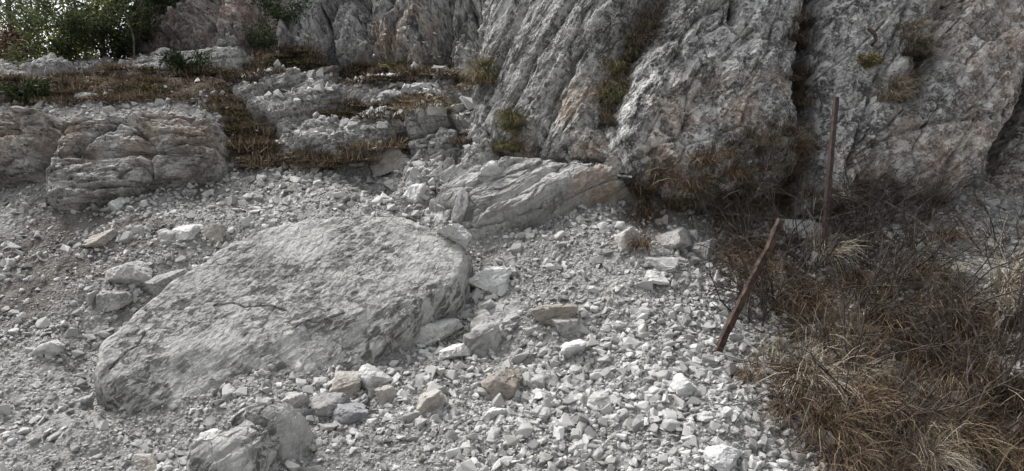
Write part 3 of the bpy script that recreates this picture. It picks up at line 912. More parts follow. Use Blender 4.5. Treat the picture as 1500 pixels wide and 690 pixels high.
seed = 100
rock_boxes = []
chips = []
for (u0, v0, u1, v1, mt, roll, lb) in ROCKS:
    seed += 1
    uc, vc = (u0 + u1) / 2, (v0 + v1) / 2
    h = cast(uc, v0 + (v1 - v0) * 0.68, 'all' if (u0, v0) in ((640, 318), (880, 226), (588, 266)) or seed in range(138, 152) else 'ground')
    if h is None: continue
    p = np.array(h[0])
    Yd = p[1]
    wd = (u1 - u0) / FPX * Yd / 2 * 1.05
    hg = (v1 - v0) / FPX * Yd / 2 * 1.1
    big = (u1 - u0) > 45
    V, Fc = stone_shape(5 if big else 4, seed, 8)
    a = R(roll)
    # elongated along the picture axis, then rolled: fit the box
    ca, sa = abs(math.cos(a)), abs(math.sin(a))
    V = V.copy()
    V[:, 1] /= max(abs(V[:, 1]).max(), 1e-6); V[:, 2] /= max(abs(V[:, 2]).max(), 1e-6)
    rl = np.array([[math.cos(a), 0, -math.sin(a)], [0, 1, 0], [math.sin(a), 0, math.cos(a)]])
    V *= np.array([1.0, 0.8, 0.62])
    V = V @ rl.T
    V[:, 0] *= wd / abs(V[:, 0]).max(); V[:, 2] *= hg / abs(V[:, 2]).max(); V[:, 1] *= (0.55 * wd + 0.45 * hg) / abs(V[:, 1]).max()
    o = mk("boulder" if (u1 - u0) > 60 else "rock", V, [Fc], mt)
    q = at(uc, vc, Yd)
    o.location = (q[0], q[1] + 0.25 * wd, q[2])
    tag(o, lb, "boulder" if (u1 - u0) > 60 else "rock")
    rock_boxes.append((u0, v0, u1, v1))
    for k in range(26 if Yd < 8 else 8):                 # chips gathered round its foot
        a_ = rng.uniform(0, 6.28); q_ = rng.uniform(0.75, 1.5)
        chips.append((q[0] + math.cos(a_) * q_ * wd, q[1] + 0.25 * wd + math.sin(a_) * q_ * wd * 0.8, rng.uniform(0.012, 0.035) * (1 + Yd / 8)))

# scatter
NV = 20
protoF = [chip_shape(500 + k, 11 + k % 4, (1, random.uniform(0.6, 0.95), random.uniform(0.45, 0.8)), 0.05) for k in range(NV)]
protoC = [chip_shape(700 + k, 9 + k % 4, (1, random.uniform(0.6, 0.95), random.uniform(0.4, 0.8)), 0.04) for k in range(NV)]


def density(uv):
    """how much loose rubble lies where (1 = the open scree)"""
    D = np.full(len(uv), 0.55)
    D[sdist([(700, 690), (560, 620), (640, 480), (760, 560), (900, 470), (1060, 420), (1160, 560), (1230, 720), (700, 720)], uv) > 0] = 1.4
    D[sdist([(480, 620), (600, 490), (700, 380), (780, 400), (760, 470), (640, 560), (560, 640)], uv) > 0] = 1.2
    D[sdist([(760, 350), (920, 330), (1000, 420), (900, 470), (780, 520), (720, 470)], uv) > 0] = 0.4
    D[sdist(POLY_EARTH, uv) > 0] = 0.32
    D[sdist(POLY_TERR, uv) > 0] = 0.02
    D[sdist(POLY_BANK, uv) > 0] = 0.6
    D[sdist(POLY_CLAY, uv) > 0] = 0.1
    D[sdist(POLY_ROCKY, uv) > 0] = 0.5
    D[sdist([(1400, 300), (1500, 270), (1560, 270), (1560, 400), (1440, 420), (1340, 350)], uv) > 0] = 0.8
    return D


pts = []
SIZES = np.geomspace(0.009, 0.20, 18)                       # radius classes are half of these
for s in SIZES:
    ymax = min(8.6, s * FPX / 3.2)
    if ymax < 3.2: continue
    y = rng.rand(400000) ** 0.5 * (ymax + 1.0)
    m = y > 2.9
    y = y[m]
    x = (rng.rand(len(y)) * 2 - 1) * 0.92 * y
    area = 0.92 * ymax ** 2
    want = int(min(len(y), area * 0.30 / s ** 2 * (0.040 / max(s, 0.040)) ** 1.5 * (0.5 + 0.5 * min(1, s / 0.02))))
    if s > 0.045: want = min(len(y), want * 3)
    x, y = x[:want], y[:want]
    z = h0(x, y)
    uv = proj(np.stack([x, y, z], 1))
    cl = 0.65 + 1.5 * fbm(np.stack([x, y, np.full(len(x), s * 40)], 1) * 1.6, 3)
    keep = rng.rand(len(x)) < density(uv) * np.clip(cl, 0.08, 2.2) * (5.0 if 0.03 < s < 0.09 else 1.5) ** (sdist([(620, 720), (760, 560), (900, 480), (1080, 480), (1260, 720)], uv) > 0)
    if s > 0.045: keep &= rng.rand(len(x)) < np.clip(0.33 * (1 + (y - 4) * 0.6), 0, 1) * (3 if s < 0.09 else 1) ** (sdist([(620, 720), (760, 560), (900, 480), (1080, 480), (1260, 720)], uv) > 0)
    if s > 0.10: keep &= (sdist(POLY_ROCKY, uv) > 0) | (sdist([(540, 330), (620, 220), (750, 180), (765, 250), (640, 350)], uv) > 0)
    keep &= (uv[:, 0] > -280) & (uv[:, 0] < 1700) & (uv[:, 1] < 760)
    x, y = x[keep], y[keep]
    pts.append(np.stack([x, y, s * rng.uniform(0.8, 1.25, len(x))], 1))
pts.append(np.array(chips))
pts = np.concatenate(pts)
pos = np.zeros((len(pts), 3)); nor = np.zeros((len(pts), 3)); ok = np.zeros(len(pts), bool)
down = Vector((0, 0, -1))
inrock = sdist(POLY_ROCKY, proj(np.stack([pts[:, 0], pts[:, 1], h0(pts[:, 0], pts[:, 1])], 1))) > -10
for i, (x, y, s) in enumerate(pts):
    h = GT.ray_cast(Vector((x, y, 12)), down)
    if h[0] is None: continue
    if y > 5.8 and inrock[i]:
        h2 = RT.ray_cast(Vector((x, y, h[0][2] + 0.45)), down)
        if h2[0] is not None and h2[0][2] > h[0][2] and h2[1][2] > 0.4: h = h2
    pos[i] = h[0]; nor[i] = h[1]; ok[i] = True
pts, pos, nor = pts[ok], pos[ok], nor[ok]
uv = proj(pos)
pxs = pts[:, 2] / pos[:, 1] * FPX
# hidden behind or inside a rock body?
order = np.argsort(-pxs)
chosen = []
for i in order:
    if len(chosen) >= 252: break
    if not (4 < uv[i, 0] < 1496 and 4 < uv[i, 1] < 688): continue
    if any(b[0] - 6 < uv[i, 0] < b[2] + 6 and b[1] - 6 < uv[i, 1] < b[3] + 6 for b in rock_boxes): continue
    if sdist(POLY_BANK, uv[i:i + 1])[0] > -8: continue
    d = Vector(pos[i] + np.array([0, 0, 0.02])) - camv
    h = RT.ray_cast(camv, d.normalized())
    if h[0] is not None and h[3] < d.length - 0.02: continue
    h2 = GT.ray_cast(camv, d.normalized())
    if h2[0] is not None and h2[3] < d.length - 0.10: continue
    chosen.append(i)
chosen_set = np.zeros(len(pts), bool); chosen_set[chosen] = True
LAND = [(512, 613, "the smooth bluish block"), (360, 655, "the jagged bottom boulder"), (503, 570, "the orange-bottomed stone"), (545, 560, "the tall leaning pale slab"), (630, 596, "the upright brown and grey stone"),
        (714, 412, "the bright white boulder"), (737, 565, "the half-buried slab"), (640, 488, "the long pale block"), (812, 462, "the brown-grey bedrock knob"), (833, 484, "the rough dark knob"), (916, 352, "the upright flat pale slab"),
        (985, 360, "the pair of pale blocks"), (972, 390, "the loaf-shaped stone"), (1003, 570, "the white wedge-shaped stone"), (879, 585, "the wide pale front stone"), (840, 516, "the pale dusted flake"), (798, 555, "the grey rounded stone"),
        (170, 304, "the small upright white stone"), (145, 350, "the tan-fronted stone"), (272, 341, "the pale wide stone of the row"), (184, 406, "the long layered block"), (237, 420, "the slanting slab"), (70, 513, "the flat stone near the left edge"),
        (213, 680, "the brown-sided bottom left stone"), (122, 592, "the grey plate"), (574, 236, "the orange-tinted block"), (607, 286, "the clean white rock"), (665, 343, "the white cracked rock"), (1060, 670, "the broad white bottom slab"),
        (1050, 520, "the leaning post's foot"), (1100, 548, "the orange-brown cushion"), (1120, 640, "the bank's stony edge"), (300, 450, "the huge slab's left flank"), (420, 325, "the huge slab's top edge"), (400, 250, "the gully's lower end"), (200, 230, "the reddish grey ledge"),
        (1212, 345, "the upright post's foot"), (1108, 420, "the leaning post's middle"), (1142, 322, "the leaning post's top"), (1475, 430, "the golden straw tuft"), (1410, 581, "the white chip"), (1385, 350, "the lone brown tussock"), (1470, 520, "the dark rock hump"),
        (1240, 500, "the straw bank's middle"), (1300, 640, "the dark bottom right shrub"), (1420, 670, "the reddish corner shrub"), (1350, 470, "the hollow's dark shrub"), (930, 290, "the clay scar"), (1060, 250, "the hanging grass's middle"), (1180, 250, "the narrow cleft's foot"),
        (742, 205, "the cliff corner"), (905, 120, "the first cleft's middle"), (950, 40, "the purplish bush"), (1170, 110, "the narrow cleft's middle"), (1320, 110, "the right groove"), (705, 110, "the cliff seam"), (665, 158, "the stones under the cliff seam"), (1375, 300, "the right face's foot"),
        (272, 108, "the conifer seedling"), (42, 150, "the dark dwarf shrub"), (150, 120, "the dark evergreen"), (402, 74, "the dwarf pine"), (340, 170, "the brown gully's top"), (385, 220, "the brown gully's floor"), (570, 105, "the rear cliff's foot"), (520, 160, "the layered bedrock patch"), (440, 110, "the rear cliff's corner")]
ORD = ["closest", "second closest", "third closest", "fourth closest", "fifth closest", "sixth closest", "seventh closest", "eighth closest", "ninth closest", "tenth closest"]


def relabel(items):
    """items: (object, u, v, short noun). Say where each stands from the nearest landmark, and which in order."""
    g = {}
    for o, u, v, noun in items:
        k = min(range(len(LAND)), key=lambda i: (LAND[i][0] - u) ** 2 + (LAND[i][1] - v) ** 2)
        du, dv = u - LAND[k][0], v - LAND[k][1]
        a = math.degrees(math.atan2(-dv, du)) % 360
        w = ["right of", "above right of", "above", "above left of", "left of", "below left of", "below", "below right of"][int((a + 22.5) // 45) % 8]
        g.setdefault((noun, w, k), []).append((du * du + dv * dv, o))
    for (noun, w, k), L in g.items():
        L.sort(key=lambda t: t[0])
        for i, (_, o) in enumerate(L):
            o["label"] = "%s %s %s" % (noun, w, LAND[k][2]) if len(L) == 1 else "%s %s %s %s" % (ORD[min(i, 9)], noun, w, LAND[k][2])


stone_items, tuft_items, heath_items = [], [], []
ZONES = [
    ([(560, 720), (560, 620), (700, 560), (860, 560), (860, 720)], "pale broken stone in the front scree below the half-buried slab", "loose stones in the front scree"),
    ([(860, 720), (860, 480), (1080, 480), (1260, 720)], "white angular stone in the coarse scree below the leaning rusty post", "stones of the coarse scree below the post"),
    ([(440, 720), (480, 600), (700, 360), (800, 380), (770, 500), (600, 640), (560, 720)], "broken stone in the gully along the huge slab's right edge", "stones in the gully beside the huge slab"),
    ([(760, 480), (760, 340), (1100, 330), (1100, 480)], "small pale stone on the smooth scree slope under the cliff", "stones on the slope under the cliff"),
    ([(-60, 480), (-60, 250), (420, 230), (420, 330), (160, 480)], "loose stone on the earthy slope under the left ledge", "stones on the slope below the ledge"),
    ([(-60, 720), (-60, 470), (170, 470), (160, 590), (280, 640), (280, 720)], "grey chip of rubble left of the huge slab", "rubble stones left of the huge slab"),
]
pmats = [M_STONE, M_STONE, M_STONE, M_STONE2, M_WHITE]
pmesh = []
for k in range(NV):
    V, Fc = protoF[k]
    o = mk("stone", V, [Fc], pmats[k % 5], link=False)
    pmesh.append(o.data); bpy.data.objects.remove(o)


def eul_from(nrm, spin, tiltn=0.35):
    n = Vector(nrm).lerp(Vector((0, 0, 1)), 0.4)
    n += Vector((rng.uniform(-1, 1), rng.uniform(-1, 1), 0)) * tiltn
    q = n.normalized().to_track_quat('Z', 'Y')
    from mathutils import Quaternion
    return (q @ Quaternion((0, 0, 1), spin)).to_euler()


for i in chosen:
    o = bpy.data.objects.new("stone", pmesh[rng.randint(NV)])
    r_ = pts[i, 2] / 2
    o.location = pos[i] + np.array([0, 0, r_ * 0.30])
    o.rotation_euler = eul_from(nor[i], rng.uniform(0, 6.28))
    o.scale = (r_, r_, r_)
    COL.objects.link(o)
    lb, gr = "loose pale stone on the rubble slope between the rocks", "stones scattered on the upper rubble slope"
    for pl, l_, g_ in ZONES:
        if sdist(pl, uv[i:i + 1])[0] > 0:
            lb, gr = l_, g_
            break
    tag(o, lb, "stone", gr)
    stone_items.append((o, uv[i, 0], uv[i, 1], ("large " if pxs[i] > 30 else "small " if pxs[i] < 20 else "mid-sized ") + "loose stone"))
relabel(stone_items)

# the rest of the scree: instanced small stones
rest = np.where(~chosen_set)[0]
pc = bpy.data.collections.new("scree_stone_shapes")
for k in range(NV):
    V, Fc = protoC[k]
    o = mk("scree_stone", V, [Fc], [M_STONE, M_STONE, M_STONE2, M_STONE, M_WHITE][k % 5], link=False)
    pc.objects.link(o)


def instancer(name, P, rot, scl, idx_, coll, mat=None):
    me = bpy.data.meshes.new(name)
    me.vertices.add(len(P)); me.vertices.foreach_set("co", np.asarray(P, F32).ravel())
    a = me.attributes.new("rot", 'FLOAT_VECTOR', 'POINT'); a.data.foreach_set("vector", np.asarray(rot, F32).ravel())
    a = me.attributes.new("scl", 'FLOAT_VECTOR', 'POINT'); a.data.foreach_set("vector", np.asarray(scl, F32).ravel())
    a = me.attributes.new("idx", 'INT', 'POINT'); a.data.foreach_set("value", np.asarray(idx_, np.int32))
    o = bpy.data.objects.new(name, me); COL.objects.link(o)
    g = bpy.data.node_groups.new(name, 'GeometryNodeTree')
    g.interface.new_socket("Geometry", in_out='INPUT', socket_type='NodeSocketGeometry')
    g.interface.new_socket("Geometry", in_out='OUTPUT', socket_type='NodeSocketGeometry')
    gi = g.nodes.new("NodeGroupInput"); go = g.nodes.new("NodeGroupOutput")
    ci = g.nodes.new("GeometryNodeCollectionInfo")
    ci.inputs[0].default_value = coll
    ci.inputs["Separate Children"].default_value = True
    ci.inputs["Reset Children"].default_value = True
    ip = g.nodes.new("GeometryNodeInstanceOnPoints")
    ip.inputs["Pick Instance"].default_value = True

    def na(nm, ty):
        n = g.nodes.new("GeometryNodeInputNamedAttribute"); n.data_type = ty
        n.inputs["Name"].default_value = nm
        return n.outputs[0]
    g.links.new(gi.outputs[0], ip.inputs["Points"])
    g.links.new(ci.outputs[0], ip.inputs["Instance"])
    g.links.new(na("idx", 'INT'), ip.inputs["Instance Index"])
    e2r = g.nodes.new("FunctionNodeEulerToRotation")
    g.links.new(na("rot", 'FLOAT_VECTOR'), e2r.inputs[0])
    g.links.new(e2r.outputs[0], ip.inputs["Rotation"])
    g.links.new(na("scl", 'FLOAT_VECTOR'), ip.inputs["Scale"])
    g.links.new(ip.outputs[0], go.inputs[0])
    md = o.modifiers.new("scatter", 'NODES'); md.node_group = g
    return o


rr = pts[rest, 2] / 2
rot = np.stack([rng.normal(0, 0.45, len(rest)) + 0.2, rng.normal(0, 0.45, len(rest)), rng.uniform(0, 6.28, len(rest))], 1)
sc3 = rr[:, None] * rng.uniform(0.8, 1.2, (len(rest), 3))
gidx = rng.randint(0, NV, len(rest)); gidx = np.where((rr > 0.03) & (gidx % 5 == 4), gidx - 1, gidx)
gr = instancer("gravel", pos[rest] + np.array([0, 0, 1]) * (rr * 0.38)[:, None], rot, sc3, gidx, pc)
tag(gr, "pale gravel and small broken stones covering the slope", kind="stuff")
open("/tmp/n.txt", "w").write("%d %d %s" % (len(rest), len(chosen), pxs[chosen].min()))

# ------------------------------------------------------------------ dry grass
def blades(n, r0, L, spread, droop, wid, lean=(0, 0), seed=0, segs=4, up=1.0):
    """a tuft: n bent tapering blades; returns vertices, faces, tint"""
    r = np.random.RandomState(seed)
    V, T3, Q4, tint = [], [], [], []
    for b in range(n):
        az = r.uniform(0, 2 * math.pi)
        rad = r0 * math.sqrt(r.rand())
        p = np.array([math.cos(az) * rad, math.sin(az) * rad, -0.02])
        az2 = az + r.normal(0, 0.7)
        t = abs(r.normal(spread, spread * 0.5))
        dirv = np.array([math.cos(az2) * math.sin(t) + lean[0], math.sin(az2) * math.sin(t) + lean[1], math.cos(t) * up])
        dirv /= np.linalg.norm(dirv)
        ln = L * r.uniform(0.5, 1.15)
        w = wid * r.uniform(0.6, 1.3)
        st = ln / segs
        side = np.cross(dirv, [0, 0, 1.0]); side /= max(np.linalg.norm(side), 1e-6)
        tw = r.uniform(-1, 1)
        side = side * math.cos(tw) + np.cross(dirv, side) * math.sin(tw)
        base = sum(len(x) for x in V)
        rows = []
        tv = r.rand()
        curl = r.normal(0, 0.12, 3)
        for s_ in range(segs):
            k = w * (1 - 0.75 * s_ / segs) / 2
            rows += [p - side * k, p + side * k]
            p = p + dirv * st
            dirv = dirv + np.array([0, 0, -droop * (0.5 + s_ / segs) * r.uniform(0.7, 1.3)]) + curl
            dirv /= np.linalg.norm(dirv)
        rows.append(p)
        V.append(np.array(rows))
        for s_ in range(segs - 1):
            a = base + 2 * s_
            Q4.append((a, a + 1, a + 3, a + 2))
        a = base + 2 * (segs - 1)
        T3.append((a, a + 1, a + 2))
        tint += [min(1, max(0, tv + 0.0))] * len(rows)
    return np.concatenate(V), [np.array(Q4), np.array(T3)], np.array(tint)


def tuft_proto(n, r0, L, spread, droop, wid, lean, seed, mat, name, segs=4):
    V, Fc, t = blades(n, r0, L, spread, droop, wid, lean, seed, segs)
    o = mk(name, V, Fc, mat, attrs=dict(tint=t), link=False)
    me = o.data
    bpy.data.objects.remove(o)
    return me


DR = []   # draping tufts, leaning towards -Y (down the slope)
for k in range(12):
    mt = [M_BROWN, M_ORANGE, M_ORANGE, M_STRAW][k % 4]
    DR.append((tuft_proto(190, 0.07, 0.46, 0.6, 0.5, 0.0055, (random.uniform(-0.35, 0.35), -0.6), 40 + k, mt, "grass_tuft", 5), k % 4))
UP = []
for k in range(8):
    mt = [M_GREENISH if k < 4 else M_STRAW, M_ORANGE, M_BROWN, M_BROWN][k % 4]
    UP.append((tuft_proto(110, 0.09, 0.28, 0.8, 0.28, 0.0045, (0, -0.15), 80 + k, mt, "grass_tuft"), (4 if k < 4 else 3, 1, 2, 2)[k % 4]))
WORD = ["dark brown", "rusty orange", "rusty brown", "pale straw", "olive"]


def inpoly(poly, n, r):
    poly = np.array(poly, float)
    lo, hi = poly.min(0), poly.max(0)
    out = []
    while len(out) < n:
        p = lo + r.rand(200, 2) * (hi - lo)
        out += list(p[sdist(poly, p) > 0])
    return out[:n]


def put(me, name, loc, rz, s, label, cat, group, tilt=(0, 0)):
    o = bpy.data.objects.new(name, me)
    s = s * size_k(loc[1])
    o.location = loc; o.rotation_euler = (tilt[0], tilt[1], rz); o.scale = (s, s, s * random.uniform(0.85, 1.15))
    COL.objects.link(o)
    return tag(o, label, cat, group)


gr_ = np.random.RandomState(21)
BANKZ = [
    ([(925, 265), (960, 245), (1060, 210), (1130, 180), (1185, 190), (1205, 285), (1120, 320), (1020, 300), (955, 330), (925, 325)], 64, 0.6, "hanging over the pale blocks under the cliff", "grass hanging above the pale blocks"),
    ([(1060, 320), (1200, 300), (1240, 350), (1220, 430), (1130, 430), (1060, 390)], 16, 0.7, "between the two iron posts", "grass tufts between the posts"),
    ([(1120, 430), (1300, 380), (1380, 480), (1350, 600), (1200, 620), (1130, 540)], 23, 0.85, "draped down the bank right of the leaning post", "grass draped down the bank"),
    ([(1330, 390), (1440, 400), (1440, 560), (1360, 580)], 16, 0.75, "in the hollow of the bank near the dark rock hump", "grass in the hollow of the bank"),
    ([(1180, 600), (1350, 570), (1500, 580), (1500, 690), (1240, 690)], 18, 0.8, "in the dark tangle at the bottom right", "grass at the foot of the bank"),
]
for pl, n, s0, where, grp in BANKZ:
    for u, v in inpoly(pl, n, gr_):
        h = cast(u, v)
        if h is None: continue
        me, kd = DR[gr_.randint(len(DR))] if gr_.rand() < 0.6 else UP[gr_.randint(len(UP))]
        o = put(me, "grass_tuft", np.array(h[0]), gr_.uniform(-0.6, 0.6), s0 * gr_.uniform(0.7, 1.2), "%s grass tuft %s" % (WORD[kd], where), "grass tuft", grp)
        tuft_items.append((o, u, v, WORD[kd] + " grass tuft"))
relabel(tuft_items)
for u, v, s0, k, lb in [
    (938, 285, 0.8, 1, "rusty grass clump at the outer corner of the hanging grass by the clay scar"),
    (945, 315, 0.7, 2, "dark grass clump drooping over the left pale block"),
    (1068, 330, 0.75, 1, "rusty drooping grass clump right of the steep pale block"),
    (1085, 360, 0.65, 5, "rusty grass clump low on the bank's left edge above the scree"),
    (1180, 560, 1.0, 11, "long straw tuft combed towards the scree below the post"),
    (1160, 600, 0.9, 1, "orange tuft spilling onto the lower scree edge"),
    (1250, 410, 0.8, 1, "orange tuft under the slanting shrub stems"),
    (1100, 548, 0.6, 1, "orange-brown grass cushion alone at the edge of the scree under the leaning post"),
    (1475, 425, 1.3, 3, "big golden straw tuft spilling over the dark rock hump at the right edge"),
    (1500, 415, 1.2, 7, "second straw tuft at the right edge, crowning the dark rock hump"),
    (1205, 375, 0.95, 3, "bright straw tuft at the foot of the upright iron post"),
    (1385, 350, 0.9, 6, "lone brown tussock on the scree right of the upright post"),
    (940, 360, 0.7, 2, "dark grass clump hanging beside the upright flat pale slab"),
]:
    h = cast(u, v)
    me = DR[k][0]
    put(me, "grass_tuft", np.array(h[0]), 0.0, s0, lb, "grass tuft", None)

# clumps on the cliff ledges
led_items = []
LED = [tuft_proto(260, 0.10, 0.30, 0.5, 0.5, 0.005, (random.uniform(-.2, .2), -0.55), 140 + k, [M_GREENISH, M_BROWN, M_STRAW][k % 3], "grass_tuft", 5) for k in range(6)]
for n_, (pl, n, kds, s0, lb, grp) in enumerate([
    ([(735, 170), (760, 170), (760, 240), (725, 245)], 12, (0, 3), 0.8, "olive grass beard hanging at the cliff corner above the long foliated slab", "grass hanging at the cliff corner"),
    ([(885, 120), (925, 60), (955, 20), (965, 40), (925, 110), (905, 190), (888, 195)], 32, (0, 3, 1, 1), 0.85, "grass strip growing up the first cliff cleft", "grass in the first cleft"),
    ([(1155, 20), (1185, 20), (1178, 200), (1150, 200)], 16, (1, 4), 0.75, "dark grass clump in the narrow cleft left of the upright post", "grass in the narrow cleft"),
    ([(1315, 60), (1350, 30), (1340, 110), (1330, 155), (1290, 160), (1290, 130)], 18, (1, 2, 5), 0.8, "dry grass clump hanging in the groove of the right cliff face", "grass in the right cliff groove"),
    ([(695, 95), (715, 95), (715, 130), (695, 130)], 5, (0, 2), 1.0, "olive grass clump at the seam between rear and front cliffs", "grass at the cliff seam"),
    ([(640, 150), (690, 140), (690, 165), (650, 170)], 6, (0, 2), 0.9, "olive tuft among the stones below the cliff seam", "grass below the cliff seam"),
    ([(1330, 300), (1420, 290), (1420, 310), (1340, 315)], 5, (1, 2), 0.5, "short brown tuft along the foot of the right cliff face", "grass along the cliff foot"),
]):
    for u, v in inpoly(pl, n, gr_):
        h = cast(u, v)
        if h is None: continue
        kk_ = kds[gr_.randint(len(kds))]
        o = put(LED[kk_], "grass_tuft", np.array(h[0]), gr_.uniform(-0.4, 0.4), s0 * gr_.uniform(0.7, 1.2), lb, "grass tuft", grp)
        led_items.append((o, u, v, ("olive", "dark brown", "straw")[kk_ % 3] + " ledge tuft"))
relabel(led_items)

# low heath on the terrace
HE = [tuft_proto(420, 0.24, 0.09, 0.9, 0.22, 0.012, (0, -0.1), 200 + k, [M_HEATH, M_BROWN, M_HEATH, M_GREENISH if k == 3 else M_HEATH][k % 4], "heath_clump", 3) for k in range(8)]
HEZ = [
    ([(0, 112), (60, 118), (200, 95), (235, 100), (240, 140), (120, 150), (0, 160)], 50, "on the terrace above the left ledge", "heath above the left ledge"),
    ([(330, 85), (450, 68), (470, 98), (350, 122), (250, 120), (250, 108), (330, 98)], 40, "beside the pale slab under the reddish cliff", "heath under the reddish cliff"),
    ([(300, 150), (335, 130), (380, 185), (405, 240), (372, 243), (335, 205), (325, 180)], 30, "in the brown gully right of the left ledge", "heath in the brown gully"),
    ([(495, 100), (560, 90), (650, 92), (640, 112), (560, 122), (505, 125)], 34, "at the foot of the central rear cliff", "heath under the rear cliff"),
    ([(485, 148), (540, 142), (560, 165), (500, 178), (480, 170)], 14, "in a patch amid the layered bedrock", "heath amid the bedrock"),
    ([(515, 218), (545, 214), (545, 232), (515, 235)], 4, "on the rubble left of the orange-tinted block", "heath by the orange-tinted block"),
    ([(370, 225), (410, 215), (415, 235), (375, 245)], 5, "at the lower end of the brown gully", "heath at the gully's end"),
]
HEZ += [
    ([(560, 150), (600, 146), (600, 172), (560, 178)], 4, "in a patch amid the layered bedrock", "heath amid the bedrock"),
    ([(611, 140), (645, 140), (640, 162), (611, 160)], 3, "in a patch amid the layered bedrock", "heath amid the bedrock"),
    ([(568, 203), (594, 203), (594, 216), (568, 216)], 3, "above the orange-tinted block", "heath by the orange-tinted block"),
    ([(679, 195), (704, 195), (704, 212), (679, 212)], 3, "under the cliff seam", "heath under the cliff seam"),
    ([(441, 222), (500, 222), (490, 244), (445, 246)], 7, "on the dark bedrock hump", "heath on the bedrock hump"),
    ([(640, 92), (720, 120), (700, 140), (640, 112)], 8, "at the foot of the central rear cliff", "heath under the rear cliff"),
]
HW = ["brown", "dark brown", "brown", "olive", "brown", "dark brown", "brown", "brown"]
for pl, n, where, grp in HEZ:
    for u, v in inpoly(pl, n, gr_):
        h = cast(u, v)
        if h is None: continue
        k = gr_.randint(8)
        o = put(HE[k], "heath_clump", np.array(h[0]), gr_.uniform(0, 6.28), gr_.uniform(0.8, 1.5), "low %s heath clump %s" % (HW[k], where), "heath clump", grp)
        o.scale.z *= gr_.uniform(0.6, 1.5)
        heath_items.append((o, u, v, "low " + HW[k] + " heath clump"))
relabel(heath_items)

# dead grass litter mat: nobody could count it
mc = bpy.data.collections.new("dead_grass_shapes")
for k in range(8):
    V, Fc, t = blades(60, 0.12, 0.20, 1.2, 0.25, 0.004, (0, -0.2), 300 + k, 3)
    mc.objects.link(mk("dead_grass_wisp", V, Fc, [M_BROWN, M_ORANGE, M_BROWN, M_STRAW][k % 4], attrs=dict(tint=t), link=False))
for k in range(4):
    V, Fc, t = blades(60, 0.12, 0.12, 1.1, 0.2, 0.008, (0, 0), 330 + k, 3)
    mc.objects.link(mk("heath_wisp", V, Fc, M_HEATH, attrs=dict(tint=t), link=False))
mp, mi = [], []
for u, v in inpoly(POLY_BANK, 380, gr_):
    h = cast(u, v)
    if h and h[0][1] < 5.9 and h[0][2] < 2.3: mp.append(h[0][:]); mi.append(gr_.randint(0, 8))
for u, v in inpoly(POLY_TERR, 520, gr_):
    h = cast(u, v, "ground")
    if h:
        mp.append(h[0][:]); mi.append(gr_.randint(8, 12))
mp = np.array(mp)
names = sorted([o.name for o in mc.objects])
s_ = gr_.uniform(0.7, 1.5, len(mp)) * np.array([size_k(p[1]) for p in mp])
gm = instancer("grass", mp, np.stack([np.zeros(len(mp)), np.zeros(len(mp)), gr_.uniform(-0.9, 0.9, len(mp))], 1), np.stack([s_] * 3, 1), mi, mc)
tag(gm, "matted dead grass and heath covering the bank and terrace", kind="stuff")


# ------------------------------------------------------------------ twigs and trees
def tube(pts_, radii, sides=4):
    pts_ = np.asarray(pts_, float); n = len(pts_)
    V = []
    for i in range(n):
        d = pts_[min(i + 1, n - 1)] - pts_[max(i - 1, 0)]
        d /= max(np.linalg.norm(d), 1e-9)
        a = np.cross(d, [0.3, 0.2, 1.0]); a /= max(np.linalg.norm(a), 1e-9)
        b = np.cross(d, a)
        for k in range(sides):
            t = 2 * math.pi * k / sides
            V.append(pts_[i] + radii[i] * (math.cos(t) * a + math.sin(t) * b))
    Fq = []
    for i in range(n - 1):
        for k in range(sides):
            Fq.append((i * sides + k, i * sides + (k + 1) % sides, (i + 1) * sides + (k + 1) % sides, (i + 1) * sides + k))
    return np.array(V), np.array(Fq)


class Acc:
    def __init__(self): self.V, self.F, self.n, self.t = [], [], 0, []

    def add(self, V, Fq, tint=None):
        self.V.append(V); self.F.append(Fq + self.n); self.n += len(V)
        if tint is not None: self.t.append(np.full(len(V), tint))

    def build(self, name, mat, parent=None, link=True):
        g = {}
        for f in self.F: g.setdefault(f.shape[1], []).append(f)
        return mk(name, np.concatenate(self.V), [np.concatenate(x) for x in g.values()], mat, parent, attrs=dict(tint=np.concatenate(self.t)) if self.t else None, link=link)


def grow(acc_stem, acc_twig, p, d, ln, rad, depth, r, gravity=-0.05, kids=(3, 5), ends=None, wander=0.22):
    n = 5 if depth > 0 else 4
    P = [np.array(p, float)]; dv = np.array(d, float) / np.linalg.norm(d)
    D = [dv]
    for i in range(n):
        dv = dv + r.normal(0, wander, 3) + np.array([0, 0, gravity])
        dv /= np.linalg.norm(dv)
        P.append(P[-1] + dv * ln / n); D.append(dv)
    rads = np.linspace(rad, rad * (0.55 if depth > 0 else 0.3), n + 1)
    V, Fq = tube(P, rads, 4 if depth > 1 else 3)
    (acc_stem if depth >= 2 else acc_twig).add(V, Fq)
    if ends is not None and depth <= 1: ends.append((P[-1], D[-1])); ends.append((P[-2], D[-2]))
    if depth == 0: return
    for k in range(r.randint(kids[0], kids[1] + 1)):
        i = r.randint(1, n + 1)
        dd = D[i] + r.normal(0, 0.65, 3)
        grow(acc_stem, acc_twig, P[i], dd, ln * r.uniform(0.45, 0.75), rads[i] * 0.72, depth - 1, r, gravity, kids, ends, wander)


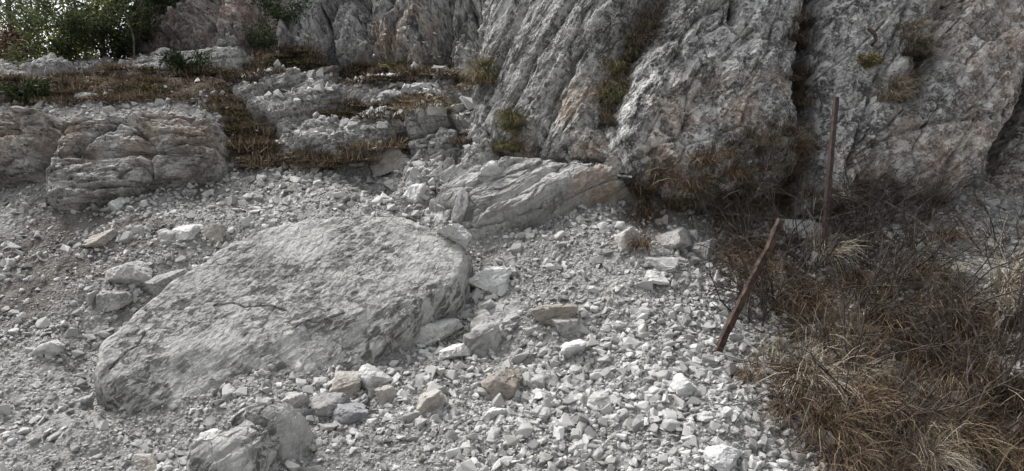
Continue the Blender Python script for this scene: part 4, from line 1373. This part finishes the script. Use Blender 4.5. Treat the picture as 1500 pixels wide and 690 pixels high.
def shrub(seed_, ln, lean, stems=5, mat=M_TWIG, rad=0.0075, depth=2, spread=0.5):
    r = np.random.RandomState(seed_)
    root = bpy.data.objects.new("bare_shrub", None); root.empty_display_size = 0.1
    COL.objects.link(root)
    tw = Acc()
    for s in range(stems):
        st = Acc()
        d = np.array([r.normal(0, spread), r.normal(0, spread), 1.0]) + np.array(lean)
        grow(st, tw, (r.normal(0, 0.03), r.normal(0, 0.03), -0.03), d, ln * r.uniform(0.7, 1.1), rad, depth, r, -0.03, (3, 5))
        st.build("stem", mat, root)
    tw.build("twigs", mat, root)
    return root


SHR = [
    (1130, 440, 1, 0.55, (-0.5, -0.3), "dark bare shrub arching over the scree beside the leaning post"),
    (1180, 400, 2, 0.6, (-0.6, -0.2), "tangled bare shrub between the leaning post and the upright post"),
    (1250, 370, 3, 0.7, (0.5, -0.1), "wide bare shrub at the foot of the upright post"),
    (1330, 370, 4, 0.6, (0.8, -0.1), "low spreading bare shrub on the scree right of the upright post"),
    (1270, 330, 5, 0.5, (0.1, -0.1), "thin upright bare stems against the right cliff's foot"),
    (1250, 470, 6, 0.75, (0.6, -0.3), "bare shrub with long slanting stems across the middle of the bank"),
    (1350, 480, 7, 0.7, (0.5, -0.3), "dark bare shrub in the hollow of the bank"),
    (1460, 600, 8, 0.75, (0.3, -0.2), "bare branching shrub at the right edge under the rock hump"),
    (1300, 640, 9, 0.6, (-0.2, -0.2), "dense dark shrub in the shadowed bottom right tangle"),
    (1420, 660, 10, 0.6, (0.2, -0.1), "reddish bare shrub in the bottom right corner"),
    (1470, 380, 11, 0.55, (0.1, -0.1), "bare shrub with upward twigs above the golden straw tuft"),
    (1090, 370, 12, 0.4, (-0.5, -0.3), "small dry shrub hanging above the scree right of the pale blocks"),
    (1130, 270, 13, 0.45, (-0.2, -0.4), "dry twiggy shrub in the hanging grass under the cliff"),
    (1250, 560, 14, 0.5, (-0.5, -0.2), "low brown shrub among straw under the slanting stems"),
    (1360, 330, 15, 0.4, (0.2, -0.1), "small bare sprig in front of the right cliff base"),
    (1150, 374, 17, 0.55, (-0.3, -1.0), "thin bare shrub whose twigs cross the top of the leaning post"),
    (1225, 345, 18, 0.65, (0.2, -0.7), "bare shrub rising in front of the upright post's foot"),
    (1300, 420, 19, 0.6, (0.5, -0.4), "dark twiggy shrub in the upper middle of the bank"),
    (1110, 470, 20, 0.4, (-0.5, -0.5), "small bare shrub reaching over the scree above the orange cushion"),
    (1400, 540, 16, 0.6, (-0.4, -0.3), "bare shrub with crossing twigs above the white chip"),
]
protos = {}
for (u, v, sd_, ln, lean, lb) in SHR:
    h = cast(u, v)
    o = shrub(sd_, ln * 1.15, (lean[0], lean[1], 0), 6)
    o.location = h[0]; o.scale = (size_k(h[0][1]),) * 3
    tag(o, lb, "shrub", "bare shrubs on the bank")
h = cast(932, 62)
o = shrub(31, 0.55, (0.15, -0.6, 0.1), 24, M_TWIGP, 0.006, 2, 0.7); o.location = h[0]; o.scale = (size_k(h[0][1]),) * 3
tag(o, "purplish leafless bush sprouting from the top of the first cliff cleft", "shrub")
h = cast(1172, 35)
o = shrub(32, 0.4, (0, -0.5, 0.2), 6, M_TWIGP, 0.005, 2, 0.5); o.location = h[0]; o.scale = (size_k(h[0][1]),) * 3
tag(o, "small leafless bush in the narrow cleft left of the upright post", "shrub")
h = cast(440, 92)
o = shrub(33, 0.6, (0.2, -0.3, 0.2), 8, M_TWIGP, 0.008, 2, 0.7); o.location = h[0]; o.scale = (size_k(h[0][1]),) * 3
tag(o, "rusty leafless bush at the corner of the central rear cliff", "shrub")
h = cast(575, 102)
o = shrub(34, 0.6, (0.0, -0.3, 0.2), 8, M_TWIGP, 0.008, 2, 0.8); o.location = h[0]; o.scale = (size_k(h[0][1]),) * 3
tag(o, "rusty leafless bush under the middle of the central rear cliff", "shrub")


def leaf_cluster(acc, c, d, n, size, rad, r, bias=0.0, ln=1.6):
    for k in range(n):
        p = c + r.normal(0, rad, 3)
        a = r.normal(0, 1, 3) + d * 0.8 + np.array([0, 0, 0.3]); a /= np.linalg.norm(a)
        b = np.cross(a, r.normal(0, 1, 3)); b /= max(np.linalg.norm(b), 1e-6)
        s = size * r.uniform(0.6, 1.3)
        V = np.array([p, p + a * s * ln * 0.5 + b * s * 0.35, p + a * s * ln, p + a * s * ln * 0.5 - b * s * 0.35])
        acc.add(V, np.array([[0, 1, 2, 3]]), min(1, max(0, r.beta(2, 2) + bias)))


def evergreen(u, v, Y, height, lab, seed_, mat, lean=(0, 0), leafn=26, size=0.055, limbs=14, spread=1.0):
    r = np.random.RandomState(seed_)
    Y = float(steep_y(Y))
    g = GT.ray_cast(Vector((at(u, v, Y)[0], Y, 14)), down)
    loc = Vector(at(u, v, Y)) if g[0] is None else g[0]
    root = empty("evergreen_tree", loc, lab, "tree")
    root.scale = (size_k(Y),) * 3
    tr = Acc(); tw = Acc(); ends = []
    P = [np.array([0, 0, -0.2])]
    for i in range(6):
        P.append(P[-1] + np.array([lean[0] / 6 + r.normal(0, 0.06), lean[1] / 6 + r.normal(0, 0.06), height / 6.5]))
    V, Fq = tube(P, np.linspace(0.06, 0.02, 7), 7); tr.add(V, Fq)
    for k in range(limbs):
        i = k % 6
        az = r.uniform(0, 6.28)
        grow(tw, tw, P[i], (math.cos(az) * spread, math.sin(az) * spread, 0.35), height * r.uniform(0.28, 0.45), 0.018, 2, r, 0.0, (2, 4), ends, 0.18)
    tr.build("trunk", M_BARK, root); tw.build("limbs", M_BARK, root)
    cr = Acc()
    for (p, d) in ends:
        b = 0.25 * (r.rand() - 0.5)
        leaf_cluster(cr, p, d, int(leafn * 2.6), size, 0.10, r, b)
    cr.build("crown", mat, root)
    return root


evergreen(95, 92, 18.0, 2.7, "bright yellow-green evergreen tree at the top left against the sky", 5, M_LEAF, (0.2, 0), 11, limbs=8)
evergreen(60, 92, 18.8, 2.2, "small evergreen tree left of the bright yellow-green one", 8, M_LEAF, (-0.3, 0), 8, limbs=6)
evergreen(150, 92, 17.6, 2.9, "dense dark evergreen tree right of the bright one at top left", 6, M_LEAFD, (0.1, 0), 18, limbs=14)
evergreen(188, 92, 18.6, 2.3, "dark evergreen tree crowding against the reddish cliff", 7, M_LEAFD, (0.2, 0), 18, limbs=12)
evergreen(12, 100, 17.6, 0.9, "small yellowing bush at the far left edge below the bare tree", 12, M_ORANGE, (0, 0), 12, 0.06, 8)


def bare_tree(u, v, Y, height, lab, seed_, rad=0.09, lean=(0, 0), kids=(4, 6), limbs=9):
    r = np.random.RandomState(seed_)
    Y = float(steep_y(Y))
    g = GT.ray_cast(Vector((at(u, v, Y)[0], Y, 14)), down)
    root = empty("bare_tree", g[0] if g[0] is not None else Vector(at(u, v, Y)), lab, "tree")
    root.scale = (size_k(Y),) * 3
    P = [np.array([0, 0, -0.3])]
    for i in range(8):
        P.append(P[-1] + np.array([lean[0] / 8 + r.normal(0, 0.05), r.normal(0, 0.05), height / 8]))
    rads = np.linspace(rad, rad * 0.25, 9)
    V, Fq = tube(P, rads, 7)
    mk("trunk", V, [Fq], M_BARK, root)
    cr = Acc()
    for k in range(limbs):
        i = r.randint(2, 9)
        az = r.uniform(0, 6.28)
        grow(cr, cr, P[i], (math.cos(az), math.sin(az), 0.9), height * r.uniform(0.25, 0.42), rads[i] * 0.55, 2, r, 0.02, kids, None, 0.16)
    cr.build("branches", M_BARK, root)
    return root


bare_tree(22, 96, 19.5, 4.2, "leafless tree with a forked crown at the far left against pale sky", 3, 0.10, (-0.2, 0))
bare_tree(55, 96, 20.5, 4.0, "slimmer leafless tree behind the small evergreen at top left", 4, 0.06, (0.3, 0))
bare_tree(5, 98, 20.5, 3.6, "leafless young tree at the very left edge of the picture", 9, 0.06, (0.1, 0))
bare_tree(192, 98, 16.3, 3.0, "thin bare sapling standing before the dark evergreen", 14, 0.022, (-0.05, 0), (1, 2), 4)


def seedling(u, v, s, lab, seed_, mat=M_GREENPL):
    r = np.random.RandomState(seed_)
    h = cast(u, v)
    root = empty("conifer_seedling", h[0], lab, "shrub")
    root.scale = (size_k(h[0][1]),) * 3
    st, cr = Acc(), Acc()
    for k in range(9):
        az = r.uniform(0, 6.28)
        d = np.array([math.cos(az) * 0.9, math.sin(az) * 0.9 - 0.2, 0.7])
        P = [np.zeros(3)]
        for i in range(4):
            d = d + r.normal(0, 0.1, 3); d /= np.linalg.norm(d)
            P.append(P[-1] + d * s / 4)
        V, Fq = tube(P, np.linspace(0.012, 0.005, 5), 4); st.add(V, Fq)
        for p in P[1:]:
            leaf_cluster(cr, p, d, 44, min(0.036, s * 0.11), s * 0.12, r, 0, 2.6)
    st.build("stem", M_BARK, root); cr.build("needles", mat, root)
    return root


seedling(272, 108, 0.42, "small dark green conifer seedling on the pale slab", 1)
seedling(402, 74, 0.65, "dark green dwarf pine at the foot of the reddish cliff", 2)
seedling(420, 36, 0.6, "dark green dwarf pine on a ledge between the two rear cliffs", 3)
seedling(42, 150, 0.35, "dark green dwarf shrub in the heath above the left block", 4)
seedling(1270, 98, 0.13, "little olive green plant on the right cliff face", 5, M_GREENISH)


# ------------------------------------------------------------------ iron things
def bar(name, pts_, wdt, thk, mat, label, cat, angle=True, facing=(0.35, -1, 0.0)):
    """angle iron (or flat bar) swept along points, with worn edges"""
    pts_ = np.array(pts_, float)
    # resample with a slight wobble
    seg = np.linalg.norm(np.diff(pts_, axis=0), axis=1); L = np.concatenate([[0], np.cumsum(seg)])
    t = np.linspace(0, L[-1], 26)
    P = np.stack([np.interp(t, L, pts_[:, k]) for k in range(3)], 1)
    if angle:
        S = [(-wdt / 2, 0), (wdt / 2, 0), (wdt / 2, thk), (-wdt / 2 + thk, thk), (-wdt / 2 + thk, wdt * 0.8), (-wdt / 2, wdt * 0.8)]
    else:
        S = [(-wdt / 2, 0), (wdt / 2, 0), (wdt / 2, thk), (-wdt / 2, thk)]
    S = np.array(S); n = len(S)
    r = np.random.RandomState(len(label))
    V = []
    for i in range(len(P)):
        d = P[min(i + 1, len(P) - 1)] - P[max(i - 1, 0)]; d /= np.linalg.norm(d)
        f = np.array(facing, float); f -= d * (f @ d); f /= np.linalg.norm(f)
        a = np.cross(d, f)
        for (x, y) in S:
            V.append(P[i] + a * (x + r.normal(0, wdt * 0.05)) - f * (y + r.normal(0, thk * 0.06)) + d * (r.normal(0, 0.01) if i in (0, len(P) - 1) else 0))
    Q = []
    for i in range(len(P) - 1):
        for k in range(n):
            Q.append((i * n + k, i * n + (k + 1) % n, (i + 1) * n + (k + 1) % n, (i + 1) * n + k))
    me = bpy.data.meshes.new(name)
    me.from_pydata([tuple(v) for v in V], [], Q + [tuple(range(n))[::-1], tuple(range((len(P) - 1) * n, len(P) * n))])
    me.materials.append(mat)
    o = bpy.data.objects.new(name, me); COL.objects.link(o)
    return tag(o, label, cat)


g1 = np.array(cast(1053, 520, "ground")[0])
Yp = g1[1]
bar("iron_post", [at(1047, 533, Yp - 0.02), at(1060, 500, Yp), at(1108, 402, Yp + 0.10), at(1128, 366, Yp + 0.13), at(1146, 322, Yp + 0.16)], 0.036, 0.006, M_RUST,
    "rusty iron post leaning to the right over the scree", "iron post")
g2 = np.array(cast(1211, 352, "ground")[0])
Yq = g2[1] - 0.22
bar("iron_post", [at(1209, 372, Yq), at(1214, 290, Yq), at(1221, 210, Yq + 0.02), at(1227, 141, Yq + 0.04)], 0.030, 0.005, M_RUSTD,
    "dark upright iron post standing in the grass before the cliff", "iron post")
hm = cast(895, 256)
Ys = 5.33
bar("metal_strip", [at(868, 254, Ys + 0.2), at(900, 256.5, Ys), at(926, 259, Ys - 0.05)], 0.07, 0.012, M_ZINC, "thin grey metal strip sticking out under the cliff overhang", "metal strip", False, (0, 0.2, 1))
hk = np.array(cast(1273, 60)[0])
bar("iron_hook", [hk + np.array([0.03, 0.1, -0.06]), hk + np.array([0.03, -0.06, -0.01]), hk + np.array([0.01, -0.07, 0.04]), hk + np.array([-0.03, -0.07, 0.07])], 0.02, 0.015, M_RUSTD, "small dark bent iron hook sticking out of the right cliff face", "iron hook", False)
hr = np.array(cast(1216, 286)[0])
bar("iron_rod", [hr + np.array([-0.02, -0.05, 0.05]), hr + np.array([0.10, -0.06, -0.02]), hr + np.array([0.22, -0.06, -0.07])], 0.02, 0.015, M_RUST, "short rusty rod slanting down beside the upright iron post", "iron rod", False)
